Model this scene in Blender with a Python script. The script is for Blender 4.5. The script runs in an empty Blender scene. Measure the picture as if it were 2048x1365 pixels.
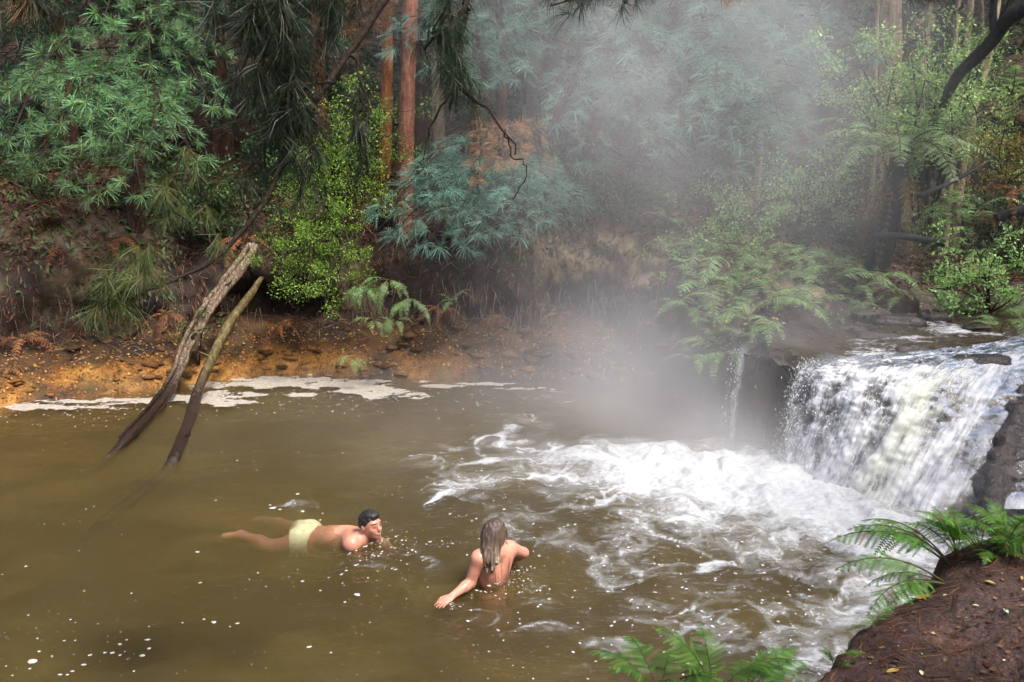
import bpy, math, random
import numpy as np
from mathutils import Vector, Matrix

# ------------------------------------------------------------------ camera, sky, sun, exposure
scene = bpy.context.scene
CAMZ, PITCH, FPX = 3.2, math.radians(13.1), 1900.0
cam_data = bpy.data.cameras.new('camera')
cam_data.sensor_width = 36.0
cam_data.lens = FPX / 2048 * 36.0
cam_data.clip_start = 0.05
cam_data.clip_end = 400
cam = bpy.data.objects.new('camera', cam_data)
scene.collection.objects.link(cam)
cam.location = (0, 0, CAMZ)
cam.rotation_euler = (math.pi / 2 - PITCH, 0, 0)
scene.camera = cam

SUN_EL, SUN_AZ = math.radians(60), math.radians(132)      # azimuth clockwise from +Y: behind the camera, to the right
world = bpy.data.worlds.new('World')
scene.world = world
world.use_nodes = True
wn = world.node_tree
wn.nodes.clear()
w_out = wn.nodes.new('ShaderNodeOutputWorld')
w_bg = wn.nodes.new('ShaderNodeBackground')
w_sky = wn.nodes.new('ShaderNodeTexSky')
w_sky.sky_type = 'NISHITA'
w_sky.sun_disc = False
w_sky.sun_elevation = SUN_EL
w_sky.sun_rotation = SUN_AZ
w_sky.air_density = 1.0
w_sky.dust_density = 4.0
w_sky.ozone_density = 0.6
w_bg.inputs['Strength'].default_value = 0.15
wn.links.new(w_sky.outputs['Color'], w_bg.inputs['Color'])
wn.links.new(w_bg.outputs['Background'], w_out.inputs['Surface'])

sun_data = bpy.data.lights.new('sun', 'SUN')
sun_data.energy = 2.8
sun_data.angle = math.radians(7)
sun_data.color = (1.0, 0.95, 0.88)
sun = bpy.data.objects.new('sun', sun_data)
scene.collection.objects.link(sun)
sd_ = Vector((math.sin(SUN_AZ) * math.cos(SUN_EL), math.cos(SUN_AZ) * math.cos(SUN_EL), math.sin(SUN_EL)))
sun.rotation_euler = sd_.to_track_quat('Z', 'Y').to_euler()

scene.view_settings.view_transform = 'Standard'
scene.view_settings.look = 'None'
scene.view_settings.gamma = 1.0
scene.view_settings.use_curve_mapping = False
scene.view_settings.exposure = 0.9

scene.render.engine = 'CYCLES'
scene.cycles.use_denoising = True
scene.cycles.use_adaptive_sampling = True
scene.cycles.adaptive_threshold = 0.18
scene.cycles.adaptive_min_samples = 20
scene.cycles.max_bounces = 6
scene.cycles.diffuse_bounces = 2
scene.cycles.glossy_bounces = 2
scene.cycles.transmission_bounces = 3
scene.cycles.transparent_max_bounces = 16
scene.cycles.volume_bounces = 2
scene.cycles.volume_step_rate = 1.6
scene.cycles.volume_max_steps = 128
scene.cycles.sample_clamp_indirect = 4.0
scene.cycles.caustics_reflective = False
scene.cycles.caustics_refractive = False

# ------------------------------------------------------------------ helpers
rng = np.random.default_rng(7)
random.seed(7)
COL = scene.collection.objects
CF = np.array([0, math.cos(PITCH), -math.sin(PITCH)])
CU = np.array([0, math.sin(PITCH), math.cos(PITCH)])
CR = np.array([1.0, 0, 0])
CC = np.array([0, 0, CAMZ])


def sight(px, py):
    return CF + (px - 1024) / FPX * CR - (py - 682.5) / FPX * CU


def atz(px, py, z):
    """the place on the level z that the survey of the photograph gives"""
    d = sight(px, py)
    return CC + d * ((z - CAMZ) / d[2])


def aty(px, py, Y):
    d = sight(px, py)
    return CC + d * (Y / d[1])


def tag(o, label=None, cat=None, group=None, kind=None):
    if label:
        o['label'] = label
    if cat:
        o['category'] = cat
    if group:
        o['group'] = group
    if kind:
        o['kind'] = kind
    return o


def empty(name, loc=(0, 0, 0)):
    o = bpy.data.objects.new(name, None)
    o.location = loc
    o.empty_display_size = 0.1
    COL.link(o)
    return o


def mesh_data(name, v, quads=None, tris=None, smooth=False, attrs=None, cols=None):
    """fast mesh from numpy arrays; attrs: name -> float per vertex, cols: name -> rgb per vertex"""
    v = np.asarray(v, np.float32).reshape(-1, 3)
    m = bpy.data.meshes.new(name)
    nq = 0 if quads is None else len(quads)
    nt = 0 if tris is None else len(tris)
    idx = []
    if nq:
        idx.append(np.asarray(quads, np.int32).ravel())
    if nt:
        idx.append(np.asarray(tris, np.int32).ravel())
    idx = np.concatenate(idx)
    m.vertices.add(len(v))
    m.vertices.foreach_set('co', v.ravel())
    m.loops.add(len(idx))
    m.loops.foreach_set('vertex_index', idx)
    m.polygons.add(nq + nt)
    starts = np.concatenate([np.arange(nq) * 4, nq * 4 + np.arange(nt) * 3]).astype(np.int32)
    m.polygons.foreach_set('loop_start', starts)
    if smooth:
        m.polygons.foreach_set('use_smooth', np.ones(nq + nt, bool))
    m.update(calc_edges=True)
    for k, a in (attrs or {}).items():
        at = m.attributes.new(k, 'FLOAT', 'POINT')
        at.data.foreach_set('value', np.asarray(a, np.float32).ravel())
    for k, a in (cols or {}).items():
        at = m.attributes.new(k, 'FLOAT_COLOR', 'POINT')
        a = np.asarray(a, np.float32).reshape(-1, 3)
        at.data.foreach_set('color', np.concatenate([a, np.ones((len(a), 1), np.float32)], 1).ravel())
    return m


def link(name, m, mat=None, parent=None, loc=None):
    o = bpy.data.objects.new(name, m)
    if mat is not None and len(m.materials) == 0:
        m.materials.append(mat)
    if parent is not None:
        o.parent = parent
    if loc is not None:
        o.location = loc
    COL.link(o)
    return o


def copy_tree(o, parent=None):
    c = o.copy()
    COL.link(c)
    c.parent = parent
    for ch in list(o.children):
        k = ch.copy()
        COL.link(k)
        k.parent = c
        for g in list(ch.children):
            q = g.copy()
            COL.link(q)
            q.parent = k
    return c


class MB:
    """collects pieces of ONE part"""

    def __init__(self):
        self.v, self.q, self.t, self.c, self.n = [], [], [], [], 0

    def add(self, v, q=None, t=None, c=None):
        v = np.asarray(v, np.float64).reshape(-1, 3)
        self.v.append(v)
        if q is not None and len(q):
            self.q.append(np.asarray(q, np.int64) + self.n)
        if t is not None and len(t):
            self.t.append(np.asarray(t, np.int64) + self.n)
        if c is None:
            c = np.full((len(v), 3), 0.5)
        c = np.asarray(c, np.float64)
        if c.ndim == 1:
            c = np.repeat(c[None], len(v), 0)
        self.c.append(c)
        self.n += len(v)

    def arrays(self):
        return (np.concatenate(self.v), np.concatenate(self.q) if self.q else None,
                np.concatenate(self.t) if self.t else None, np.concatenate(self.c))

    def mesh(self, name, smooth=False):
        v, q, t, c = self.arrays()
        return mesh_data(name, v, q, t, smooth, cols={'tint': c})

    def build(self, name, mat, parent=None, smooth=False):
        return link(name, self.mesh(name, smooth), mat, parent)


def grid_faces(nu, nv, closed_u=False):
    i = np.arange(nu - (0 if closed_u else 1))[:, None]
    j = np.arange(nv - 1)[None, :]
    i2 = (i + 1) % nu
    return np.stack([i * nv + j, i2 * nv + j, i2 * nv + j + 1, i * nv + j + 1], -1).reshape(-1, 4)


def smoothstep(a, b, x):
    t = np.clip((x - a) / (b - a), 0, 1)
    return t * t * (3 - 2 * t)


# value noise -------------------------------------------------------------
def _hash(ix, iy, iz, seed):
    h = (ix.astype(np.int64) * 374761393 + iy.astype(np.int64) * 668265263 + iz.astype(np.int64) * 2147483647 + seed * 974634541) & 0xffffffff
    h = ((h ^ (h >> 13)) * 1274126177) & 0xffffffff
    h = ((h ^ (h >> 16)) * 2246822519) & 0xffffffff
    return ((h ^ (h >> 15)) & 0xffffff) / float(0xffffff) * 2 - 1


def vnoise(x, y, z=0.0, seed=0):
    x, y, z = np.broadcast_arrays(np.asarray(x, float), np.asarray(y, float), np.asarray(z, float))
    ix, iy, iz = np.floor(x), np.floor(y), np.floor(z)
    fx, fy, fz = x - ix, y - iy, z - iz
    fx, fy, fz = [f * f * f * (f * (f * 6 - 15) + 10) for f in (fx, fy, fz)]
    ix, iy, iz = ix.astype(np.int64), iy.astype(np.int64), iz.astype(np.int64)
    r = 0
    for a in (0, 1):
        wx = fx if a else 1 - fx
        for b in (0, 1):
            wy = fy if b else 1 - fy
            for c in (0, 1):
                wz = fz if c else 1 - fz
                r = r + wx * wy * wz * _hash(ix + a, iy + b, iz + c, seed)
    return r


def fbm(x, y, z=0.0, octaves=4, seed=0, gain=0.5, ridged=False):
    r, a, f, s = 0, 1.0, 1.0, 0
    for k in range(octaves):
        n = vnoise(np.asarray(x) * f + 17.3 * k, np.asarray(y) * f - 9.1 * k, np.asarray(z) * f + 3.7 * k, seed + k)
        if ridged:
            n = 1 - 2 * np.abs(n)
        r = r + a * n
        s += a
        a *= gain
        f *= 2.03
    return r / s


def poly_sd(poly, x, y):
    """signed distance to a plan outline, negative inside"""
    x = np.asarray(x, float)
    y = np.asarray(y, float)
    d = np.full(x.shape, 1e9)
    inside = np.zeros(x.shape, bool)
    P = np.asarray(poly, float)
    for (ax, ay), (bx, by) in zip(P, np.roll(P, -1, 0)):
        ex, ey = bx - ax, by - ay
        t = np.clip(((x - ax) * ex + (y - ay) * ey) / (ex * ex + ey * ey), 0, 1)
        d = np.minimum(d, np.hypot(x - ax - t * ex, y - ay - t * ey))
        c = ((ay > y) != (by > y)) & (x < (bx - ax) * (y - ay) / (by - ay + 1e-12) + ax)
        inside ^= c
    return np.where(inside, -d, d)


def tube(points, radii, sides=8, rough=0.0, seed=0, cap=True, freq=6.0):
    """swept tapered tube through points -> verts, quads, tris"""
    P = np.asarray(points, float)
    R = np.asarray(radii, float)
    n = len(P)
    T = np.gradient(P, axis=0)
    T /= np.linalg.norm(T, axis=1)[:, None] + 1e-9
    up = np.array([0, 0, 1.0]) if abs(T[0][2]) < 0.8 else np.array([1.0, 0, 0])
    a = np.cross(T, up)
    a /= np.linalg.norm(a, axis=1)[:, None] + 1e-9
    b = np.cross(T, a)
    th = np.linspace(0, 2 * np.pi, sides, endpoint=False)
    ring = a[:, None] * np.cos(th)[None, :, None] + b[:, None] * np.sin(th)[None, :, None]
    rr = R[:, None] * np.ones(sides)[None]
    if rough:
        s = np.linspace(0, 1, n)[:, None] * np.linalg.norm(P[-1] - P[0]) * freq
        rr = rr * (1 + rough * fbm(np.cos(th)[None] * 1.6 + s * 0.3, np.sin(th)[None] * 1.6, s * 0.45, 3, seed) * 1.6)
    v = (P[:, None] + ring * rr[..., None]).reshape(-1, 3)
    i = np.arange(n - 1)[:, None] * sides
    j = np.arange(sides)[None]
    j2 = (j + 1) % sides
    q = np.stack([i + j, i + j2, i + sides + j2, i + sides + j], -1).reshape(-1, 4)
    t = []
    if cap:
        v = np.concatenate([v, P[:1], P[-1:]])
        c0, c1 = n * sides, n * sides + 1
        for k in range(sides):
            t.append((c0, (k + 1) % sides, k))
            t.append((c1, (n - 1) * sides + k, (n - 1) * sides + (k + 1) % sides))
    return v, q, (np.array(t) if t else None)


def spline(pts, n):
    """Catmull-Rom through pts"""
    P = np.asarray(pts, float)
    P = np.concatenate([[2 * P[0] - P[1]], P, [2 * P[-1] - P[-2]]])
    m = len(P) - 3
    u = np.linspace(0, m - 1e-6, n)
    k = u.astype(int)
    t = (u - k)[:, None]
    a, b, c, d = P[k], P[k + 1], P[k + 2], P[k + 3]
    return 0.5 * (2 * b + (c - a) * t + (2 * a - 5 * b + 4 * c - d) * t ** 2 + (3 * b - a - 3 * c + d) * t ** 3)


# materials ---------------------------------------------------------------
class NT:
    def __init__(self, name):
        self.mat = bpy.data.materials.new(name)
        self.mat.use_nodes = True
        self.t = self.mat.node_tree
        self.t.nodes.clear()
        self.out = self.t.nodes.new('ShaderNodeOutputMaterial')

    def put(self, sock, val):
        if isinstance(val, bpy.types.NodeSocket):
            self.t.links.new(val, sock)
        elif val is not None:
            if hasattr(sock, 'default_value'):
                dv = sock.default_value
                if hasattr(dv, '__len__') and hasattr(val, '__len__') and len(dv) == 4 and len(val) == 3:
                    val = tuple(val) + (1.0,)
                sock.default_value = val

    def n(self, typ, props=None, out=0, **ins):
        nd = self.t.nodes.new('ShaderNode' + typ)
        for k, v in (props or {}).items():
            setattr(nd, k, v)
        for k, v in ins.items():
            key = int(k[1:]) if k[0] == 'i' and k[1:].isdigit() else k.replace('_', ' ')
            self.put(nd.inputs[key], v)
        return nd.outputs[out]

    def math(self, op, a, b=0.0, c=None, clamp=False):
        kw = dict(i0=a, i1=b)
        if c is not None:
            kw['i2'] = c
        return self.n('Math', {'operation': op, 'use_clamp': clamp}, **kw)

    def mix(self, f, a, b, mode='MIX'):
        nd = self.t.nodes.new('ShaderNodeMix')
        nd.data_type = 'RGBA'
        nd.blend_type = mode
        self.put(nd.inputs[0], f)
        self.put(nd.inputs[6], a)
        self.put(nd.inputs[7], b)
        return nd.outputs[2]

    def ramp(self, f, stops, interp='LINEAR'):
        nd = self.t.nodes.new('ShaderNodeValToRGB')
        nd.color_ramp.interpolation = interp
        el = nd.color_ramp.elements
        while len(el) < len(stops):
            el.new(0.5)
        for e, (p, c) in zip(el, stops):
            e.position = p
            e.color = tuple(c) + (1.0,) if len(c) == 3 else c
        self.put(nd.inputs[0], f)
        return nd.outputs[0]

    def rangemap(self, f, a, b, c=0.0, d=1.0, smooth=False):
        nd = self.t.nodes.new('ShaderNodeMapRange')
        if smooth:
            nd.interpolation_type = 'SMOOTHSTEP'
        for k, v in enumerate((f, a, b, c, d)):
            self.put(nd.inputs[k], v)
        return nd.outputs[0]

    def noise(self, vec, scale, detail=4, rough=0.55, distort=0.0, out=0):
        return self.n('TexNoise', out=out, Vector=vec, Scale=scale, Detail=float(detail), Roughness=rough, Distortion=distort)

    def attr(self, name, out=0):
        nd = self.t.nodes.new('ShaderNodeAttribute')
        nd.attribute_name = name
        return nd.outputs[out]

    def obj(self):
        return self.n('TexCoord', out=3)

    def geo(self, k):
        nd = self.t.nodes.new('ShaderNodeNewGeometry')
        return nd.outputs[k]

    def mapping(self, vec, scale=(1, 1, 1), rot=(0, 0, 0), loc=(0, 0, 0)):
        return self.n('Mapping', Vector=vec, Scale=scale, Rotation=rot, Location=loc)

    def bump(self, h, strength=0.5, dist=0.02, normal=None):
        return self.n('Bump', Height=h, Strength=strength, Distance=dist, Normal=normal)

    def bsdf(self, **kw):
        nd = self.t.nodes.new('ShaderNodeBsdfPrincipled')
        for k, v in kw.items():
            self.put(nd.inputs[k.replace('_', ' ')], v)
        return nd.outputs[0]

    def done(self, surf=None, vol=None, disp=None):
        if surf is not None:
            self.t.links.new(surf, self.out.inputs['Surface'])
        if vol is not None:
            self.t.links.new(vol, self.out.inputs['Volume'])
        return self.mat
# ------------------------------------------------------------------ plan of the place
POOL = [(-18, 7.6), (-9, 9.2), (-5.85, 10.41), (-4.91, 10.87), (-3.91, 11.47), (-3.39, 11.84), (-2.08, 11.78), (-.79, 11.66), (.48, 11.47),
        (1.5, 11.0), (1.98, 10.1), (2.3, 9.3), (2.5, 8.85), (2.7, 8.42), (2.98, 7.82), (3.4, 7.38), (3.85, 7.1), (4.5, 6.6), (4.3, 6.1), (3.5, 5.2),
        (2.75, 4.35), (2.14, 3.70), (1.89, 3.56), (1.70, 3.45), (1.62, 3.25), (1.45, 3.12), (1.28, 3.03), (1.15, 2.86), (.92, 2.60), (.6, 2.45), (0.1, 2.3),
        (-2, 2.1), (-8, 2.2), (-18, 3)]
STREAM = [(2.3, 9.5), (2.75, 9.75), (3.41, 10.11), (4.19, 10.74), (5.14, 10.94), (6.29, 11.47), (9, 12.2), (15, 13), (15, 10.4), (10, 9.5), (6.4, 9.15), (5.0, 8.95),
          (4.0, 8.6), (3.4, 8.5), (2.9, 8.6), (2.6, 9.0)]


def height(x, y):
    x = np.asarray(x, float)
    y = np.asarray(y, float)
    wob = 0.10 * fbm(x * 1.1, y * 1.1, 0, 3, 3)
    sdp0 = poly_sd(POOL, x, y)
    sdp = sdp0 + wob * smoothstep(4.5, 7, y)
    sds = poly_sd(STREAM, x, y) + 0.8 * wob
    far = np.interp(sdp, [-4, -.8, 0, .07, .40, .72, .92, 1.02, 1.35, 1.9, 2.4, 5, 12, 40, 100], [-1.3, -.8, -.04, .07, .27, .40, .46, .62, 1.25, 1.85, 2.12, 2.5, 4.6, 16, 30])
    cliff = np.interp(sdp, [-4, -.8, -.1, 0, .10, .28, .5, 1.0, 2, 3, 6, 12, 40, 100], [-1.3, -.9, -.4, .0, .55, .85, .98, 1.35, 1.95, 2.2, 2.7, 4.6, 16, 30])
    fall = np.interp(sdp, [-4, -.8, 0, 1.5, 1.9, 2.4, 6], [-1.3, -.9, -.35, .45, .7, 1.2, 1.6])
    near = np.interp(sdp0 + .13 + 0.045 * fbm(x * 3, y * 3, 0, 3, 8) + .035 * fbm(x * 11, y * 11, 0, 3, 9), [-4, -.5, -.1, 0, .05, .10, .25, 1.5, 30], [-1.3, -1.2, -.6, .4, 1.25, 1.47, 1.53, 1.57, 2.5])
    valley = np.interp(sds, [-1, -.2, 0, .2, .6, 2, 4, 8, 15, 60, 120], [.8, .86, .97, 1.1, 1.22, 1.62, 2.3, 3.8, 7.0, 24, 40])
    w_cliff = smoothstep(1.25, 1.9, x) * smoothstep(6, 8, y)
    w_fall = smoothstep(2.3, 2.6, x) * smoothstep(5.6, 6.4, y) * (1 - smoothstep(8.9, 9.3, y))
    h = far * (1 - w_cliff) + cliff * w_cliff
    h = h * (1 - w_fall) + fall * w_fall
    h = np.where(y > 5.2, np.minimum(h, valley), h)
    near = near + np.clip(.09 * (x - 1.15), 0, .14) * smoothstep(0, .12, sdp0 + .1)
    w_near = 1 - smoothstep(4.6, 6.0, y)
    h = h * (1 - w_near) + near * w_near
    return h, sdp, sds, w_near


LIP = np.array([(2.35, 9.62, .90), (2.62, 9.05, .93), (2.92, 8.62, .93), (3.42, 8.50, .96), (4.0, 8.55, .98), (5.0, 8.92, 1.0), (6.4, 9.2, 1.02)])
BASE = np.array([(2.2, 9.32, 0), (2.46, 8.84, 0), (2.64, 8.44, 0), (2.82, 8.06, 0), (3.05, 7.72, 0), (3.5, 7.32, 0), (4.6, 6.75, 0)])


def fall_surface(u, v, lift=0.0):
    """u: 0 far end .. 1 near end of the lip, v: <0 upstream, 0 lip, 1 foot"""
    u = np.asarray(u, float)
    v = np.asarray(v, float)
    k = np.clip(u, 0, 1) * 6
    L = np.stack([np.interp(k, range(7), LIP[:, c]) for c in range(3)], -1)
    B = np.stack([np.interp(k, range(7), BASE[:, c]) for c in range(3)], -1)
    H = B - L
    H[..., 2] = 0
    vp = np.clip(v, 0, None)
    steep = np.interp(u, [0, .3, .5, .8, 1], [.75, .72, .85, .95, .95])
    a = np.where(v < 0, v * np.interp(u, [0, .4, .8, 1], [1.1, 1.0, .45, .35]), vp ** steep)
    z = L[..., 2] * (1 - np.clip(vp, 0, 1.25) ** np.interp(u, [0, .4, .6, .8, 1], [2.0, 1.8, 1.6, 1.45, 1.35])) + np.where(v < 0, -v * 0.05, 0)
    P = L + H * a[..., None]
    P[..., 2] = z
    hn = H / (np.linalg.norm(H, axis=-1, keepdims=True) + 1e-9)
    slope = np.clip(vp * 1.5, 0, 1)
    N = hn * (0.25 + 0.75 * slope)[..., None]
    N[..., 2] = 1 - 0.6 * slope
    return P + N * np.asarray(lift)[..., None]


# ------------------------------------------------------------------ ground
def axis(segs):
    out = []
    for a, b, s in segs:
        out.append(np.arange(a, b - 1e-6, s))
    out.append([segs[-1][1]])
    return np.concatenate(out)


gx = np.concatenate([-np.geomspace(8, 120, 26)[::-1], axis([(-7.8, -6.5, .15), (-6.5, 0, .05), (0, 3.1, .022), (3.1, 7.0, .05), (7.0, 9, .15)]), np.geomspace(9.3, 120, 26)])
gy = np.concatenate([-np.geomspace(1, 80, 14)[::-1], axis([(-.5, 1.6, .15), (1.6, 4.3, .022), (4.3, 7.2, .08), (7.2, 14.4, .045), (14.4, 20, .12)]), np.geomspace(20.3, 160, 34)])
GX, GY = np.meshgrid(gx, gy, indexing='ij')
GH, GSP, GSS, GWN = height(GX, GY)
rough_w = smoothstep(-.1, .25, GSP) * np.clip(GH + .3, 0, 1)
steep_w = smoothstep(.05, .5, GSP) * (1 - smoothstep(2.4, 3.4, GSP))
n1 = fbm(GX * 1.3, GY * 1.3, GH * 1.2, 5, 11)
n2 = fbm(GX * 4.5, GY * 4.5, GH * 4.0, 4, 21, ridged=True)
fw = (1 - GWN)
GZ = GH + fw * rough_w * (0.19 * n1 + 0.09 * n2 + .05 * fbm(GX * 9, GY * 9, GH * 9, 3, 26) * (GSP < 3)) + GWN * smoothstep(.02, .3, GSP) * (0.075 * fbm(GX * 2.8, GY * 2.8, 0, 4, 5) + 0.030 * fbm(GX * 11, GY * 11, 0, 3, 6, .6))
# lumps and undercut of the steep bank are pushed sideways as well as up
dHx = np.gradient(GSP, gx, axis=0)
dHy = np.gradient(GSP, gy, axis=1)
push = fw * steep_w * (0.30 * fbm(GX * 1.6, GY * .8, GZ * 1.9, 4, 31) + 0.16 * fbm(GX * 5, GY * 3, GZ * 5.5, 3, 32)) \
    - fw * steep_w * 0.0 + fw * 0.60 * smoothstep(.30, .55, GZ) * (1 - smoothstep(.7, 1.15, GZ)) * smoothstep(.5, .8, GSP) * (1 - smoothstep(1.6, 1.9, GSP)) * (0.55 + 0.8 * vnoise(GX * .9, GY * .3, 0, 44))
VX = GX + push * dHx
VY = GY + push * dHy
# keep the ground below the stone apron of the fall
zone = np.zeros_like(GZ)
# colours of the ground itself
mineral = fw * (1 - smoothstep(.20, .36, GZ + .22 * n1)) * smoothstep(-.25, -.02, GSP) * (1 - 0.8 * smoothstep(-2.6, .6, GX)) * smoothstep(-.45, .2, n1 + .5 * vnoise(GX * 1.7, GY * 1.7, 0, 45))
mineral = np.maximum(mineral * .85, fw * .22 * smoothstep(-.1, .1, n1) * smoothstep(.05, .2, GZ) * (1 - smoothstep(.4, .7, GZ)) * smoothstep(0, .1, GSP) * (GX < 1.4) * .7)
litter = smoothstep(1.5, 2.2, GZ + .5 * n1) * fw
rock = fw * smoothstep(.55, .9, GZ) * (1 - smoothstep(1.5, 2.1, GZ)) * smoothstep(-.05, .35, fbm(GX * 1.4, GY * 1.4, GZ * 1.4, 3, 61)) * (GSS > .4)
wet = np.clip((1 - smoothstep(.02, .22, GZ)) + (1 - smoothstep(.0, .35, GSS)) * (GZ < 1.4) * fw + GWN * .75 * smoothstep(-.15, .35, fbm(GX * 1.8, GY * 1.8, 0, 3, 71)), 0, 1)
path_c = np.array([(4.6, 10.9), (4.95, 11.5), (5.0, 12.2), (5.25, 13.2), (6.2, 14.5)])
pd = np.full(GX.shape, 9.0)
for (ax, ay), (bx, by) in zip(path_c[:-1], path_c[1:]):
    t = np.clip(((GX - ax) * (bx - ax) + (GY - ay) * (by - ay)) / ((bx - ax) ** 2 + (by - ay) ** 2), 0, 1)
    pd = np.minimum(pd, np.hypot(GX - ax - t * (bx - ax), GY - ay - t * (by - ay)))
path = 1 - smoothstep(.28, .6, pd + .15 * n1)


def ground_mat():
    m = NT('earth_bank')
    p = m.geo(0)
    mi, li, ro, we, pa = [m.attr(k, 2) for k in ('mineral', 'litter', 'rock', 'wet', 'trod')]
    nb = m.attr('nearbank', 2)
    a = m.noise(p, 1.7, 6, .62)
    b = m.noise(p, 9.0, 6, .65)
    c = m.noise(p, 42.0, 4, .6)
    soil = m.ramp(m.math('ADD', m.math('MULTIPLY', a, .55), m.math('MULTIPLY', c, .45)), [(.32, (.008, .005, .004)), (.50, (.026, .014, .010)), (.68, (.072, .040, .028))])
    orange = m.ramp(m.math('ADD', m.math('MULTIPLY', m.math('ADD', m.math('MULTIPLY', a, .5), m.math('MULTIPLY', b, .5)), .75), m.math('MULTIPLY', c, .25)), [(.30, (.022, .012, .006)), (.42, (.10, .045, .012)), (.50, (.36, .15, .022)), (.60, (.52, .27, .06)), (.72, (.16, .09, .03))])
    lit = m.ramp(m.noise(m.mapping(p, (9, 9, 22)), 4.5, 5, .7), [(.30, (.016, .008, .005)), (.50, (.065, .030, .016)), (.64, (.13, .065, .035)), (.78, (.22, .14, .085))])
    stone = m.ramp(m.math('ADD', m.math('MULTIPLY', a, .5), m.math('MULTIPLY', b, .5)), [(.32, (.045, .030, .018)), (.5, (.20, .145, .085)), (.66, (.38, .30, .19))])
    trod = m.ramp(m.math('ADD', m.math('MULTIPLY', b, .5), m.math('MULTIPLY', c, .5)), [(.3, (.07, .045, .040)), (.55, (.20, .14, .125)), (.72, (.30, .22, .19))])
    nearc = m.ramp(m.math('ADD', m.math('MULTIPLY', m.noise(p, 5.0, 6, .65), .5), m.math('MULTIPLY', m.noise(p, 55.0, 4, .7), .5)), [(.34, (.010, .006, .005)), (.47, (.036, .018, .013)), (.58, (.085, .043, .031)), (.70, (.16, .10, .075))])
    col = m.mix(li, soil, lit)
    col = m.mix(ro, col, stone)
    col = m.mix(mi, col, orange)
    col = m.mix(m.math('MULTIPLY', pa, .85), col, trod)
    col = m.mix(nb, col, nearc)
    green = m.math('MULTIPLY', m.rangemap(m.noise(p, 2.6, 4, .6), .56, .66), m.math('MULTIPLY', m.math('SUBTRACT', 1.0, nb), .45))
    col = m.mix(green, col, (.055, .065, .015))
    rgh = m.math('SUBTRACT', .85, m.math('MULTIPLY', we, m.rangemap(b, .35, .65, .15, .55)))
    h = m.math('ADD', m.math('MULTIPLY', b, .5), m.math('MULTIPLY', c, .4))
    h = m.math('ADD', h, m.math('MULTIPLY', m.noise(p, 130, 3, .6), .15))
    bs = m.bsdf(Base_Color=col, Roughness=rgh, Specular_IOR_Level=.4, Normal=m.bump(h, .9, .05))
    return m.done(bs)


M_GROUND = ground_mat()
ground = link('ground', mesh_data('ground', np.stack([VX, VY, GZ], -1).reshape(-1, 3), grid_faces(len(gx), len(gy)), smooth=True,
              attrs=dict(mineral=mineral, litter=litter, rock=rock, wet=wet, trod=path, nearbank=GWN)), M_GROUND)
tag(ground, 'brown earth banks and forest floor around the pool', kind='structure')


def ground_z(x, y):
    i = np.clip(np.searchsorted(gx, x), 1, len(gx) - 1)
    j = np.clip(np.searchsorted(gy, y), 1, len(gy) - 1)
    tx = (x - gx[i - 1]) / (gx[i] - gx[i - 1])
    ty = (y - gy[j - 1]) / (gy[j] - gy[j - 1])
    return GZ[i - 1, j - 1] * (1 - tx) * (1 - ty) + GZ[i, j - 1] * tx * (1 - ty) + GZ[i - 1, j] * (1 - tx) * ty + GZ[i, j] * tx * ty


# ------------------------------------------------------------------ pool water
def foam_field(x, y):
    f = np.zeros(np.shape(x))
    blobs = [(1480, 960, .95, 1.2), (1600, 985, .7, 1.2), (1320, 940, .85, 1.2), (1700, 1040, .6, 1.2), (1790, 1080, .6, 1.1), (1760, 1150, .6, .78), (1190, 925, .75, .92),
             (1400, 1020, .7, .88), (1550, 1090, .6, .80), (1690, 1230, .45, .74), (1650, 1310, .40, .72), (1900, 1090, .5, 1.0), (1560, 1345, .3, .55), (1160, 980, .55, .72), (1260, 1060, .5, .62),
             (1060, 925, .6, .74), (950, 965, .5, .70), (1000, 890, .5, .64), (1010, 1040, .45, .70), (1130, 1080, .45, .62), (1040, 850, .6, .58), (1080, 800, .6, .50), (1250, 1120, .5, .50), (1380, 1190, .6, .48),
             (1480, 1270, .55, .50), (1300, 1250, .6, .42), (1160, 1160, .6, .42), (700, 910, .35, .38), (590, 1010, .25, .40), (1020, 1170, .3, .46), (1090, 1220, .5, .42), (740, 1120, .3, .40), (890, 930, .45, .52), (900, 1010, .4, .52), (1430, 1330, .5, .42), (860, 1100, .35, .42)]
    for px, py, r, s in blobs:
        c = atz(px, py, 0)
        d2 = ((x - c[0]) ** 2 + (y - c[1]) ** 2) / r ** 2
        f = np.maximum(f, s * np.exp(-d2 * .8)) + 0.10 * s * np.exp(-d2 * .5)
    return np.clip(f, 0, 1.35)


def raft_field(x, y):
    """scum rafts drifting along the far edge"""
    f = np.zeros(np.shape(x))
    for px, py, rx, ry, s in [(540, 765, 1.05, .30, 1.0), (440, 792, .6, .30, .95), (650, 768, .9, .24, .95), (750, 783, .55, .28, .95), (880, 772, .28, .10, .8), (250, 803, .9, .12, .72), (60, 815, .9, .11, .75), (470, 805, .28, .14, .8),
                              (350, 795, .3, .15, .7), (600, 790, .3, .10, .62), (960, 768, .4, .06, .6), (1060, 778, .35, .06, .5)]:
        c = atz(px, py, 0)
        f = np.maximum(f, s * np.exp(-(((x - c[0]) / rx) ** 2 + ((y - c[1]) / ry) ** 2) ** 1.5 * .9))
    return f


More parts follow.
